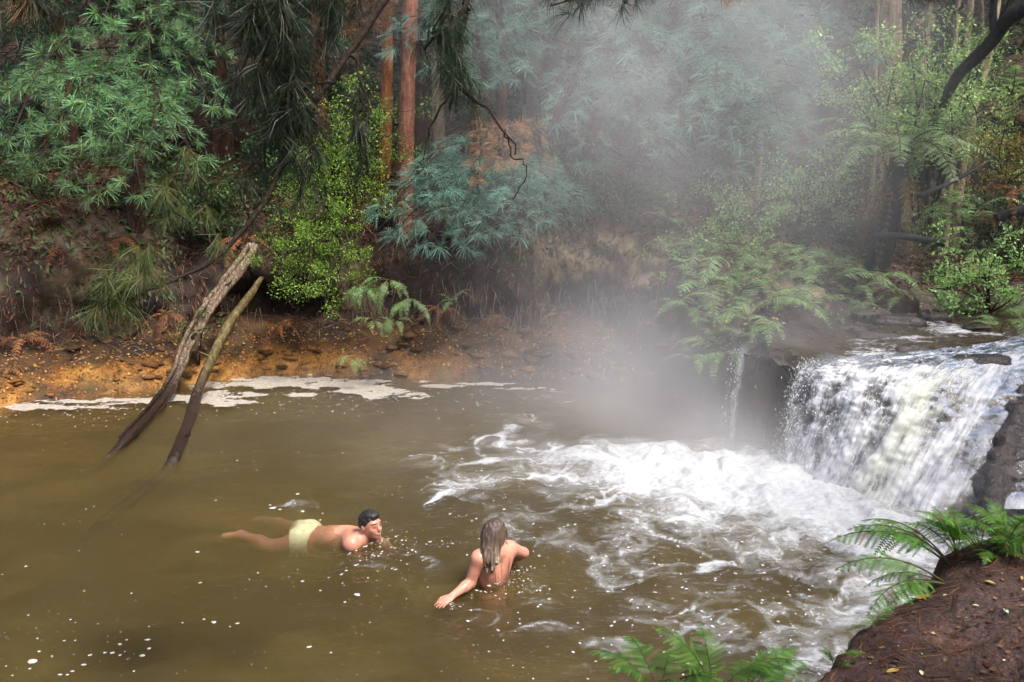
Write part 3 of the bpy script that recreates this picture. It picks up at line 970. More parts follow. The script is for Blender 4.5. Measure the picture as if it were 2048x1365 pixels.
# slender stems on the right
for k, (pts, r, mt, lab) in enumerate([
        ([(1902, 350, 12.6), (1915, 220, 12.6), (1935, 80, 12.6), (1950, -120, 12.6)], .045, M_BARK_PALE, 'slender pale stem nearest the leaning black trunk'),
        ([(1922, 345, 12.7), (1945, 220, 12.8), (1975, 120, 12.9), (2010, -100, 13.0)], .055, M_BARK_PALE, 'slender pale stem leaning right behind the leaves'),
        ([(1893, 330, 13.0), (1898, 200, 13.0), (1912, 60, 13.0), (1925, -120, 13.0)], .035, M_BARK_PALE, 'thinnest pale stem of the right hand clump'),
        ([(1745, 330, 13.6), (1748, 220, 13.6), (1752, 60, 13.6), (1757, -120, 13.6)], .04, M_BARK_PALE, 'thin stem beside the thick pale trunk'),
        ([(1524, 250, 13.4), (1538, 130, 13.5), (1552, 30, 13.6), (1560, -120, 13.6)], .03, M_BARK_PALE, 'thin light stem standing in the steam'),
        ([(1843, 200, 14.5), (1850, 100, 14.5), (1860, -20, 14.5), (1866, -120, 14.5)], .05, M_BARK_PALE, 'grey stem between the thick trunk and the stem clump'),
        ([(1960, 120, 14.5), (1964, 50, 14.5), (1962, -20, 14.5), (1960, -120, 14.5)], .03, M_BARK_PALE, 'grey stem at the top beside the black limb')]):
    t = tag(empty('sapling'), lab, 'sapling', 'slender stems')
    P = [aty(*p) for p in pts]
    foot = P[0].copy()
    foot[2] = ground_z(foot[0], foot[1]) - .1
    if foot[2] < P[0][2] - .05:
        P = [foot] + P
    trunk_part(t, P, [r * 1.2, r, r * .8], mt, 9, seed=60 + k)
    g = np.random.default_rng(70 + k)
    top = P[-1]
    for j in range(4):
        a = g.random() * 6.3
        bough(t, top - np.array([0, 0, .3 * j]), top + np.array([math.cos(a) * 1.2, math.sin(a) * 1.2, .3 - .3 * j]), .6, g, TUFT_FAR, PAL_FAR, step=.25, ntw=7)

t = tag(empty('leaning_tree'), 'black leaning trunk bending in from the right edge above the tree fern', 'tree')
LEAN = [(2130, -40, 9.9), (2048, 14, 10.0), (2010, 45, 10.1), (1990, 75, 10.2), (1955, 112, 10.5), (1915, 152, 11.0), (1888, 205, 11.8), (1868, 275, 12.8), (1862, 350, 13.4)]
trunk_part(t, [aty(*p) for p in LEAN], [.10, .09, .075, .07, .07, .065, .055, .05, .05], M_BARK_BLACK, 12, seed=80)
mb = MB()
v, q, tt = tube(spline([aty(1990, 78, 10.2), aty(1986, 30, 10.1), aty(1994, -60, 10.0)], 8), np.linspace(.045, .035, 8), 8)
mb.add(v, q, tt)
mb.build('limb', M_BARK_BLACK, t, True)

# ------------------------------------------------------------------ forest behind, plus unseen near pines added for shade: a few kinds of tree, copied
def forest_kind(seed, top):
    g = np.random.default_rng(seed)
    t = empty('pine_tree')
    trunk_part(t, [(0, 0, -.4), (.05, .0, top * .3), (-.06, .04, top * .65), (0, 0, top)], [.17, .14, .11, .05], M_BARK_DARK, 9, seed=seed)
    n = 26
    for k in range(n):
        z = .5 + (top - .8) * (k / n) ** 1.2
        a = k * 2.4 + g.random() * .8
        ln = g.uniform(1.6, 2.6) * (1.05 - .55 * k / n)
        p0 = np.array([0, 0, z])
        bough(t, p0, p0 + np.array([math.cos(a) * ln, math.sin(a) * ln, -.22 * ln]), .95, g, TUFT_FAR, PAL_FAR, step=.25, tscale=1.15, ntw=11)
    return t


kinds = [forest_kind(300 + i, (9.0, 10.5, 8.0)[i]) for i in range(3)]
spots = [(-8.3, 14.2), (3.4, -1.4), (5.6, 1.0), (.6, -3.0), (-3.4, -2.6), (-7.0, -1.0), (7.4, 3.8), (8.6, 6.6), (-10.4, 16.2), (-9.5, 14.5), (-7.6, 15.6), (-6.2, 17.0), (-4.6, 16.2), (-3.0, 17.6), (-1.2, 16.8), (.5, 17.5), (2.0, 16.6), (3.7, 16.8), (5.2, 17.4), (7.0, 16.4), (8.6, 15.2), (10.2, 16.6), (9.6, 13.4), (-11.5, 13.0),
         (-9.0, 19.5), (-6.6, 20.5), (-4.2, 20.0), (-1.8, 20.8), (.6, 20.2), (3.0, 20.6), (5.4, 20.2), (8.0, 20.6), (10.5, 20.0), (13, 18), (12.0, 14.5), (-13, 17),
         (-13, 24), (-9.5, 24.5), (-6, 25), (-2.8, 24.2), (.4, 25), (3.6, 24.4), (7, 25), (10.2, 24.4), (13.5, 24), (-15, 29), (-10, 30), (-5, 29.5), (0, 30), (5, 29.5), (10, 30), (15, 29), (-14, 20.5), (14.5, 21)]
for i, (x, y) in enumerate(spots):
    o = kinds[i] if i < 3 else copy_tree(kinds[i % 3])
    x += .5 * math.sin(i * 7.1)
    o.location = (x, y, ground_z(x, y))
    o.rotation_euler = (0, 0, i * 1.9)
    s = .85 + .3 * ((i * 37) % 10) / 10
    o.scale = (s, s, s)
    tag(o, 'dark pine in the dim forest behind the bank' if y > 8 else 'unseen pine added on the near bank to shade the foreground', 'pine tree', 'forest pines behind the bank' if y > 8 else 'unseen pines added for shade')  # pines at low y stand out of view, added to shade the foreground
# ------------------------------------------------------------------ leafy shrubs
def leaf_cloud(mb, centres, radii, n_per, size, pal, g, flat=.8, aspect=.55):
    """many small pointed leaves gathered in clumps"""
    for c, r, n in zip(centres, radii, n_per):
        d = g.normal(size=(n, 3))
        d /= np.linalg.norm(d, axis=1)[:, None]
        p = np.asarray(c) + d * (r * g.random(n) ** .45)[:, None] * np.array([1, 1, flat])
        out = d * .6 + g.normal(size=(n, 3)) * .6 + np.array([0, 0, .15])
        out /= np.linalg.norm(out, axis=1)[:, None]
        sd = np.cross(out, g.normal(size=(n, 3)) + np.array([0, 0, 1.5]))
        sd /= np.linalg.norm(sd, axis=1)[:, None] + 1e-9
        L = size * g.uniform(.6, 1.3, n)[:, None]
        nn = np.cross(sd, out)
        V = np.stack([p, p + out * L * .5 + sd * L * aspect * .5 - nn * L * .06, p + out * L, p + out * L * .5 - sd * L * aspect * .5 - nn * L * .06], 1).reshape(-1, 3)
        k = np.arange(n)[:, None] * 4
        T = np.concatenate([k + np.array([[0, 1, 2]]), k + np.array([[0, 2, 3]])])
        c0, c1 = np.array(pal[0]), np.array(pal[1])
        f = np.clip(g.random(n) * .75 + .12 * d[:, 2], 0, 1)[:, None]
        col = (c0 * (1 - f) + c1 * f) * g.uniform(.75, 1.25, n)[:, None]
        mb.add(V, None, T, np.repeat(col, 4, 0))


def shrub(name, label, cat, foot, tips, seed, size, pal, n_leaf, clump=.22, r0=.035, mat=None, bark=None, aspect=.55, group=None):
    g = np.random.default_rng(seed)
    t = tag(empty(name), label, cat, group)
    W, N = MB(), MB()
    foot = np.asarray(foot, float)
    tips = [np.asarray(p, float) for p in tips]
    cs, rs, ns = [], [], []
    for p in tips:
        m = foot * .5 + p * .5 + g.normal(size=3) * .12 + np.array([0, 0, .12])
        a = spline([foot, m, p], 10)
        v, q, tt = tube(a, np.linspace(r0, .006, 10), 6)
        W.add(v, q, tt)
        for s in (.55, .75, .92, 1.0):
            c = a[min(int(s * 9), 9)]
            for j in range(2):
                e = c + g.normal(size=3) * clump * np.array([1.1, .8, .7])
                v, q, tt = tube(np.array([c, (c + e) / 2 + g.normal(size=3) * .02, e]), [.006, .004, .002], 4, cap=False)
                W.add(v, q, tt)
                cs.append(e)
                rs.append(clump * g.uniform(.45, 1.0))
                ns.append(int(n_leaf * g.uniform(.5, 1.3)))
    leaf_cloud(N, cs, rs, ns, size, pal, g, aspect=aspect)
    W.build('stems', bark or M_TWIG, t)
    N.build('foliage', mat or M_LEAF, t)
    return t


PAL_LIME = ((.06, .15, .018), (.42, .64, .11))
PAL_PALE = ((.16, .30, .08), (.46, .66, .22))
PAL_OLIVE = ((.05, .08, .02), (.14, .19, .05))
PAL_YEL = ((.10, .11, .02), (.42, .33, .05))
shrub('shrub', 'bright green small leaved shrub leaning out over the bank beside the driftwood', 'shrub', aty(655, 455, 12.4),
      [aty(*p) for p in [(545, 520, 11.5), (600, 500, 11.4), (660, 480, 11.5), (570, 570, 11.3), (620, 560, 11.2), (680, 540, 11.4), (650, 600, 11.25), (590, 600, 11.2), (700, 500, 11.6), (630, 440, 11.8), (560, 480, 11.7), (690, 590, 11.4)]],
      21, .030, PAL_LIME, 120, .18)
shrub('shrub', 'tall bright green shrub growing against the red barked trunk', 'shrub', aty(690, 430, 13.0),
      [aty(*p) for p in [(590, 330, 12.4), (640, 280, 12.4), (690, 220, 12.5), (740, 250, 12.6), (760, 330, 12.6), (700, 320, 12.2), (650, 370, 12.1), (610, 400, 12.2), (730, 390, 12.4), (690, 390, 12.1), (570, 380, 12.5), (665, 210, 12.7), (770, 270, 12.7), (620, 240, 12.7), (710, 170, 12.8), (560, 300, 12.7), (760, 200, 12.9)]],
      22, .034, PAL_LIME, 88, .26)
shrub('sapling', 'pale green leafy sapling above the tree fern', 'sapling', aty(1850, 470, 12.4),
      [aty(*p) for p in [(1700, 90, 12.0), (1760, 80, 12.1), (1820, 90, 12.0), (1880, 110, 12.1), (1790, 130, 11.9), (1850, 160, 11.8), (1900, 190, 11.9), (1740, 180, 12.0), (1800, 210, 11.8), (1870, 230, 11.8), (1930, 240, 12.0), (1950, 120, 12.3), (1680, 160, 12.2), (1750, 240, 11.9), (1980, 80, 12.4), (1720, 60, 12.6), (1850, 60, 12.5)]],
      23, .042, PAL_PALE, 120, .30, .03)
shrub('shrub', 'yellow flecked shrub at the right edge above the rusty litter', 'shrub', aty(2010, 370, 11.6), [aty(*p) for p in [(1970, 300, 11.4), (2010, 260, 11.4), (2045, 290, 11.3), (1990, 330, 11.3), (2030, 340, 11.2), (2070, 240, 11.4)]], 24, .035, PAL_YEL, 60, .18, .012)
for k, (x0, y0, Y, lab) in enumerate([(1450, 430, 11.9, 'hazy green bush in the steam above the fern bank'), (1610, 360, 12.6, 'pale bush behind the left tips of the tree fern'), (1250, 380, 13.2, 'dim low bush on the slope behind the steam'), (2010, 520, 10.8, 'dense green bush at the right edge by the stream'), (2030, 130, 12.6, 'feathery green bush at the top right edge'), (380, 640, 11.4, 'small green plant rooted on the dark bank foot by the driftwood')]):
    c = aty(x0, y0, Y)
    f = np.array([c[0], c[1] + .2, ground_z(c[0], c[1] + .2)])
    g = np.random.default_rng(600 + k)
    w = .55 if k < 5 else .2
    shrub('shrub', lab, 'shrub', f, [c + g.normal(size=3) * np.array([w, .25, .6 * w]) for _ in range(8 if k < 5 else 3)], 610 + k, .045 if k < 5 else .03, PAL_PALE if k in (0, 1, 3, 4) else PAL_OLIVE, 45 if k < 5 else 30, .2 if k < 5 else .1, .012)


# ------------------------------------------------------------------ ferns
def frond_mesh(name, L, width, pairs, npin, rise, droop, seed, pal, stalk=.18, curl=.0, tri=1.4, fine=.62):
    """a divided frond growing along +X; each leaflet row is cut into lobes"""
    g = np.random.default_rng(seed)
    mb = MB()
    s = np.linspace(0, 1, 18)
    rx = np.stack([L * (s - .10 * droop * s ** 3), curl * L * s ** 2, L * (rise * s - droop * s ** 2.2)], -1)
    v, q, t = tube(rx, np.linspace(.0065, .0015, 18) * (L / .6), 5, cap=False)
    mb.add(v, q, t, np.array([.10, .09, .03]))
    c0, c1 = np.array(pal[0]), np.array(pal[1])
    for i in range(pairs):
        f = stalk + (1 - stalk) * (i + .5) / pairs
        k = f * 17
        a = int(k)
        p = rx[a] * (1 - k + a) + rx[min(a + 1, 17)] * (k - a)
        d = rx[min(a + 1, 17)] - rx[a]
        d /= np.linalg.norm(d)
        fr = (f - stalk) / (1 - stalk)
        ln = width * min(1.0, .35 + fr * 4.5) * (1 - fr) ** (1 / tri) * g.uniform(.88, 1.08) + .012 * L
        sd0 = np.cross([0, 0, 1.0], d)
        sd0 /= np.linalg.norm(sd0) + 1e-9
        for sg in (-1, 1):
            if g.random() < .05:
                continue
            ln *= g.uniform(.86, 1.10)
            sd = sd0 * sg * .93 + d * .42 + np.array([0, 0, g.uniform(-.34, .10)])
            sd /= np.linalg.norm(sd)
            nrm = np.cross(sd, d)
            nrm /= np.linalg.norm(nrm) + 1e-9
            if nrm[2] < 0:
                nrm = -nrm
            ac = np.cross(nrm, sd)
            sp = (1 - stalk) * L / pairs * fine
            m = npin
            u = (np.arange(m) + .0) / m
            base = p + sd * (u * ln)[:, None] - nrm * (.16 * ln * u ** 2)[:, None]
            nxt = p + sd * ((u + .92 / m) * ln)[:, None] - nrm * (.16 * ln * (u + .92 / m) ** 2)[:, None]
            wd = sp * (1 - u * .8) * g.uniform(.85, 1.1, m)
            col = (c0 + (c1 - c0) * g.uniform(.1, .95)) * g.uniform(.75, 1.2)
            if g.random() < .035:
                col = np.array([.22, .13, .05])
            for q_ in (-1, 1):
                apex = base * .35 + nxt * .65 + ac * (q_ * wd)[:, None] + sd * (wd * .35)[:, None] - nrm * (wd * .12)[:, None]
                V = np.stack([base, nxt, apex], 1).reshape(-1, 3)
                T = np.arange(m * 3).reshape(-1, 3)
                if q_ < 0:
                    T = T[:, ::-1]
                mb.add(V, None, T, col * (1.0 if q_ > 0 else .93))
    return mb.mesh(name)


PAL_FERN = ((.10, .22, .06), (.34, .54, .19))
PAL_FERN_PALE = ((.12, .22, .08), (.34, .48, .22))
PAL_FERN_NEAR = ((.035, .105, .012), (.13, .30, .035))
PAL_RUST = ((.16, .05, .02), (.38, .15, .07))
FR_MID = [frond_mesh('frond', (.75, .6, .85, .7, .8, .55)[i], (.17, .13, .20, .15, .14, .16)[i], (20, 16, 22, 18, 24, 13)[i], 6, (.75, .95, .6, .85, 1.1, .5)[i], (.80, .75, .75, 1.05, 1.0, .7)[i], 700 + i, (PAL_FERN, PAL_FERN, PAL_FERN_PALE, PAL_FERN, PAL_FERN_PALE, PAL_FERN)[i], curl=(-.1, .1, .0, .05, -.16, .18)[i]) for i in range(6)]
FR_PALE = [frond_mesh('frond', 1.25, .24, 26, 7, .55, .72, 710 + i, PAL_FERN_PALE, .10, (-.06, .08, .0)[i], 1.9) for i in range(3)]
FR_NEAR = [frond_mesh('frond', .42, .15, 13, 10, .62, .62, 720 + i, PAL_FERN_NEAR, .26, (-.12, .1, .0)[i], 1.0, .86) for i in range(3)]
FR_RUST = [frond_mesh('dead_frond', .6, .12, 15, 5, .5, 1.15, 730 + i, PAL_RUST, .12, (.1, -.15)[i]) for i in range(2)]


def fern(label, base, n, scale, kinds_, seed, mat=None, group=None, azim=(0, 6.283), pitch=(-.15, .35), name='fern', part='frond', cat='fern'):
    g = np.random.default_rng(seed)
    t = tag(empty(name, tuple(base)), label, cat, group)
    for k in range(n):
        a = azim[0] + (azim[1] - azim[0]) * (k + g.random() * .7) / n
        o = link(part, kinds_[g.integers(len(kinds_))], mat or M_FERN, t)
        s = scale * g.uniform(.75, 1.15)
        o.rotation_euler = (g.uniform(-.25, .25), -g.uniform(*pitch), a)
        o.scale = (s, s, s)
    return t


# fern bank left of the fall
bank_ferns = [(1430, 560, 10.4), (1480, 500, 10.8), (1540, 480, 11.0), (1600, 470, 11.0), (1660, 480, 11.0), (1710, 510, 10.9), (1740, 560, 10.7), (1500, 560, 10.2), (1560, 540, 10.3), (1620, 540, 10.3), (1680, 560, 10.3),
              (1450, 620, 9.9), (1510, 620, 9.8), (1570, 590, 10.1), (1410, 500, 11.2), (1390, 560, 10.9), (1400, 640, 10.2), (1450, 450, 11.6), (1520, 440, 11.6), (1600, 430, 11.5), (1680, 450, 11.4), (1740, 490, 11.2)]
for k, p in enumerate(bank_ferns):
    c = aty(*p)
    zg = ground_z(c[0], c[1])
    fern('green fern in the crowded fern bank left of the waterfall', (c[0], c[1], min(max(zg, c[2] - .5), c[2] - .05) if zg < c[2] else zg), 5 + k % 4, .62 + .5 * ((k * 7) % 10) / 10, FR_MID, 1000 + k, group='ferns of the bank beside the fall')
for k, (p, s, lab) in enumerate([((1810, 555, 10.9), .7, 'small fern arching over the dark hollow beside the path'), ((1930, 410, 11.9), 1.1, 'bright fern under the slender stems'), ((1960, 470, 11.5), 1.0, 'light green fern above the fallen branch'),
                                 ((1900, 380, 12.3), 1.0, 'fern at the feet of the pale stems'), ((1990, 560, 10.9), .9, 'fern at the right edge over the stream'), ((2040, 600, 10.6), .9, 'lowest fern at the right edge beside the stream water'), ((1880, 500, 11.8), .6, 'little fern at the end of the fallen black branch'),
                                 ((1590, 380, 12.6), 1.0, 'pale fern in the haze left of the tree fern'), ((1420, 430, 12.0), .9, 'fern fading into the steam above the bank'), ((1330, 420, 12.8), .7, 'faint small fern on the litter slope in the steam'),
                                 ((2030, 160, 12.3), 1.3, 'large fern crown at the top right edge'), ((2000, 640, 10.2), .6, 'small fern dipping toward the stream'), ((905, 560, 11.9), .4, 'small fern clinging to the pale bank stone'), ((300, 735, 11.1), .38, 'little fern on the orange ledge by the driftwood')]):
    c = aty(*p)
    zg = float(ground_z(c[0], c[1]))
    fern(lab, (c[0], c[1], zg if zg > c[2] - .6 else c[2] - .3), 8, s, FR_MID, 1050 + k)
# fern hanging down the bank under the shrub
for k, (p, s, lab) in enumerate([((720, 570, 11.35), .55, 'fern hanging from the bank right of the lime shrub'), ((775, 560, 11.3), .62, 'upper fern spray below the wide pine bough'), ((815, 600, 11.25), .55, 'pointed fern spray over the pale bank stone'),
                                 ((745, 640, 11.2), .45, 'trailing fern halfway down to the foam'), ((705, 715, 11.15), .42, 'lowest trailing fern touching the foam raft'), ((790, 640, 11.2), .45, 'fern spray above the root tangle')]):
    fern(lab, tuple(aty(*p)), 6, s, FR_MID, 1100 + k, azim=(3.3, 6.1), pitch=(-.9, -.1), group='ferns hanging on the far bank')
# rusty dead ferns
for k, (p, s, lab) in enumerate([((40, 650, 11.4), .8, 'rust red dead fern at the left edge of the bank'), ((120, 540, 12.1), .8, 'dead red fern in the dark under the left pine'), ((480, 450, 12.3), .8, 'dry reddish fern above the driftwood head'), ((2035, 350, 11.2), .9, 'rusty dead frond clump at the right edge'),
                                 ((1980, 400, 11.5), .5, 'curled rusty fern on the orange litter'), ((230, 450, 12.4), .8, 'dead fern in the shade below the pine rosettes'), ((20, 740, 10.9), .5, 'dry frond clump low on the left bank'), ((200, 600, 11.9), .7, 'brown dead fern behind the long near needles'), ((330, 600, 11.8), .6, 'dead fern left of the thick driftwood'), ((560, 620, 11.7), .6, 'dry fern in the hollow under the lime shrub'), ((880, 590, 11.9), .6, 'dry fern hanging beside the pale bank stone'), ((990, 610, 11.8), .6, 'dry frond clump among the hanging roots'), ((1120, 600, 11.7), .6, 'dead fern on the brown bank at the edge of the steam')]):
    c = aty(*p)
    fern(lab, (c[0], c[1], max(float(ground_z(c[0], c[1])), c[2] - .2)), 7, s, FR_RUST, 1150 + k, M_DEAD, name='dead_fern')
def onledge(px, py):
    p = atz(px, py, 1.5)
    for _ in range(6):
        z = float(ground_z(p[0], p[1]))
        p = atz(px, py, min(max(z, 1.2), 1.75))
    return (p[0], p[1], p[2] - .01)


# near ferns on the ledge under the photographer
fern('fern clump on the near ledge in front of the fall', onledge(1960, 1100), 15, .60, FR_NEAR, 1201, pitch=(.1, .75), group=None)
fern('second fern clump at the far end of the near ledge', onledge(2015, 1085), 11, .55, FR_NEAR, 1210, pitch=(.2, .9))
fern('fern with upright stalks at the edge of the near ledge', onledge(1915, 1115), 6, .75, FR_NEAR, 1202, azim=(1.2, 4.2), pitch=(.3, .9))
fern('fern reaching left over the white water from the ledge', onledge(1905, 1130), 4, 1.0, FR_NEAR, 1203, azim=(2.5, 3.2), pitch=(.05, .4))
fern('broad drooping fern frond hanging below the ledge step', onledge(1895, 1165), 4, .95, FR_NEAR, 1204, azim=(2.9, 3.7), pitch=(-.25, .1))
fern('small fern tuft on the rim of the near ledge', onledge(1750, 1255), 5, .3, FR_NEAR, 1205, pitch=(.0, .6))
fern('bright fern at the bottom edge of the picture', onledge(1320, 1392), 8, .72, FR_NEAR, 1206, pitch=(.1, .6))
fern('dark fern standing at the bottom edge', onledge(1425, 1398), 6, .80, FR_NEAR, 1207, pitch=(.35, .95))
fern('yellow green fern leaning right at the bottom edge', onledge(1485, 1390), 7, .70, FR_NEAR, 1208, azim=(-1.2, 1.6), pitch=(.0, .5))
fern('seedling fern on the lower rim of the ledge', onledge(1668, 1335), 4, .28, FR_NEAR, 1209, pitch=(.3, .9))

# tree fern
tf = tag(empty('tree_fern'), 'tree fern with spreading fronds and a skirt of dead ones', 'tree fern')
c = aty(1800, 310, 11.7)
zg = float(ground_z(c[0], c[1]))
trunk_part(tf, [(c[0] - .15, c[1] + .1, zg - .1), (c[0] - .06, c[1], (zg + c[2]) / 2), tuple(c)], [.15, .13, .11], M_BARK_BLACK, 12, rough=.3, seed=90)
g = np.random.default_rng(91)
for k in range(17):
    o = link('frond', FR_PALE[k % 3], M_FERN, tf)
    o.location = tuple(c)
    o.rotation_euler = (g.uniform(-.15, .15), -g.uniform(-.1, .42), k * 2.4 + g.random() * .3)
    s = g.uniform(.85, 1.2)
    o.scale = (s, s, s)
SK = [frond_mesh('dead_frond', .9, .10, 18, 4, -.6, 1.0, 740 + i, ((.10, .06, .035), (.28, .17, .10)), .1) for i in range(2)]
for k in range(20):
    o = link('dead_frond', SK[k % 2], M_DEAD, tf)
    o.location = tuple(c - np.array([0, 0, .12]))
    o.rotation_euler = (g.uniform(-.2, .2), g.uniform(.10, .55), k * 2.4)
    s = g.uniform(.7, 1.05)
    o.scale = (s, s, s)

# ------------------------------------------------------------------ pine branches hanging close in front
PAL_NEARLIT = ((.26, .20, .05), (.085, .13, .035), (.13, .20, .06))  # lit copy of the close needles, brightness put into the colour


def hanging(label, limbs, tufts_at, seed, dead=(), r0=.012):
    g = np.random.default_rng(seed)
    t = tag(empty('pine_branch'), label, 'pine branch', 'overhanging pine branches')
    W, N, D = MB(), MB(), MB()
    for pts, ra, rb in limbs:
        P = spline([aty(*p) for p in pts], 16)
        P[1:-1] += g.normal(size=(14, 3)) * .008
        v, q, tt = tube(P, np.linspace(ra, rb, 16), 6, .15, seed)
        W.add(v, q, tt)
    for (px, py, Y, dx, dz, sc, *rest) in tufts_at:
        p = aty(px, py, Y)
        d = np.array([dx, g.uniform(-.5, .5), dz])
        pal = rest[0] if rest else (PAL_NEARLIT if py > 380 and px < 480 else PAL_NEARSHADE)
        for j in range(5):
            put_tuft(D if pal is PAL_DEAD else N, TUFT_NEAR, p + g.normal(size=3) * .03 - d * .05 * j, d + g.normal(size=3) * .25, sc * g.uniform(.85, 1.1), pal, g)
        q0 = p - d * .16 + g.normal(size=3) * .01
        v, q, tt = tube(np.array([q0, (p + q0) / 2, p]), [.006, .005, .004], 5)
        W.add(v, q, tt)
    W.build('branch', M_TWIG, t)
    N.build('needles', M_NEEDLE, t)
    if D.n:
        D.build('dead_needles', M_DEAD, t)


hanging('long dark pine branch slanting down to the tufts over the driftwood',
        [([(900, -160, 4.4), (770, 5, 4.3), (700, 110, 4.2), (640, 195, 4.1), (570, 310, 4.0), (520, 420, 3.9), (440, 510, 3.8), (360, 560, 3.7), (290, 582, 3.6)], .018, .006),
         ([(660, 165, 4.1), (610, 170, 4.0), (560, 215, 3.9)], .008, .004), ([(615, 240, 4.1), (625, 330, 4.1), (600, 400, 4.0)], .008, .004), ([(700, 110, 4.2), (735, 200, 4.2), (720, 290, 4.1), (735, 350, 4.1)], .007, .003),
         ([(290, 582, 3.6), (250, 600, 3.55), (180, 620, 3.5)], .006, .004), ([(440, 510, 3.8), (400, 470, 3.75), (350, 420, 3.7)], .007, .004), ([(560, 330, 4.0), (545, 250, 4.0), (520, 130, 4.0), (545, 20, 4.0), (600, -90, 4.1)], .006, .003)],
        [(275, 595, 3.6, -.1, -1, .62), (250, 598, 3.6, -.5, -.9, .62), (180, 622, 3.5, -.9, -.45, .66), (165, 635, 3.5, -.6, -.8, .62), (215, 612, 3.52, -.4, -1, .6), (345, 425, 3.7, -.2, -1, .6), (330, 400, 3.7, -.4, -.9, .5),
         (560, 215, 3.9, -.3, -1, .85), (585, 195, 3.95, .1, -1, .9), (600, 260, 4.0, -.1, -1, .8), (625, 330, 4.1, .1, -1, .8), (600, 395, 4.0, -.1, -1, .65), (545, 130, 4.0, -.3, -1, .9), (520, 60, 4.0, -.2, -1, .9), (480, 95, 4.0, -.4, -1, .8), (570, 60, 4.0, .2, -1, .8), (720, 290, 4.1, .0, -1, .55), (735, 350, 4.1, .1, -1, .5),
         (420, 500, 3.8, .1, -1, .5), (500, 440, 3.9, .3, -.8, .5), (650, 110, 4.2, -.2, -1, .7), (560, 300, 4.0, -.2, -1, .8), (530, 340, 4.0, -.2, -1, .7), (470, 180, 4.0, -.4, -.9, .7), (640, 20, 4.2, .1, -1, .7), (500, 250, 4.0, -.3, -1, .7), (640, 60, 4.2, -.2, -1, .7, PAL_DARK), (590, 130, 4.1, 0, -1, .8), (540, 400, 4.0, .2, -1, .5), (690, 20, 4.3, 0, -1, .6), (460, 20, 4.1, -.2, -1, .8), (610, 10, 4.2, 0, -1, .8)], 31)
hanging('dark pine branch hanging in front of the red trunk',
        [([(985, -150, 4.2), (935, -20, 4.15), (912, 50, 4.1), (922, 110, 4.1), (918, 170, 4.05), (960, 215, 4.0), (1010, 260, 4.0), (1030, 310, 4.0)], .013, .003), ([(930, 0, 4.15), (935, 30, 4.15), (925, 60, 4.1)], .008, .006), ([(912, 60, 4.1), (870, 60, 4.1), (840, 90, 4.1)], .007, .004), ([(918, 170, 4.05), (880, 220, 4.0), (850, 290, 4.0), (830, 350, 4.0)], .006, .002), ([(1010, 260, 4.0), (1025, 310, 4.0), (1055, 345, 4.0), (1025, 400, 4.0)], .004, .002)],
        [(875, 95, 4.1, -.3, -1, .55), (850, 100, 4.1, -.6, -.9, .6), (900, 110, 4.1, .0, -1, .55), (885, 170, 4.05, -.2, -1, .55), (912, 175, 4.05, .0, -1, .6), (935, 185, 4.05, .3, -1, .6), (955, 205, 4.0, .7, -.8, .6), (865, 60, 4.1, -.5, -.9, .5), (905, 60, 4.1, .2, -1, .5), (890, 130, 4.1, -.5, -.9, .55, PAL_DARK)], 32)
hanging('drooping dark pine tips at the top of the picture above the steam',
        [([(1500, -160, 5.0), (1360, -60, 5.0), (1230, -25, 5.0), (1130, 0, 5.0)], .014, .004), ([(1300, -45, 5.0), (1265, -10, 5.0), (1245, 5, 5.0)], .006, .003), ([(1470, -130, 5.0), (1450, -50, 5.0), (1440, -10, 5.0)], .007, .003)],
        [(1130, 2, 5.0, -1, -.4, .6), (1160, -2, 5.0, -.7, -.8, .6), (1200, -10, 5.0, -.4, -1, .6), (1245, 0, 5.0, .0, -1, .6), (1280, -20, 5.0, .2, -1, .6), (1300, -25, 5.0, .4, -1, .5), (1100, 12, 5.0, -1, -.3, .55), (1400, -30, 5.0, 0, -1, .5, PAL_DEAD), (1440, -10, 5.0, .1, -1, .45, PAL_DEAD), (1455, -8, 5.0, 0, -1, .45, PAL_DEAD), (1480, -30, 5.0, .3, -1, .5)], 33)
hanging('brownish pine needles hanging at the top left corner', [([(-120, -120, 5.0), (0, -20, 5.0), (60, 20, 5.0), (110, 40, 5.0)], .012, .004)],
        [(60, 25, 5.0, 0, -1, .7), (30, 10, 5.0, -.3, -1, .7), (85, 32, 5.0, .3, -1, .7), (110, 45, 5.0, .6, -.8, .6), (5, -5, 5.0, -.4, -1, .7, PAL_DEAD), (45, 15, 5.0, .1, -1, .7, PAL_DEAD)], 35)
hanging('dark pine tip at the top right corner above the sapling', [([(1950, -160, 6.0), (1890, -50, 6.0), (1850, -10, 6.0)], .012, .004)],
        [(1850, -8, 6.0, -.4, -1, .6), (1880, -15, 6.0, 0, -1, .6), (1910, -20, 6.0, .4, -1, .6), (1825, -12, 6.0, -.8, -.7, .5), (1870, -25, 6.0, .1, -1, .6)], 34)

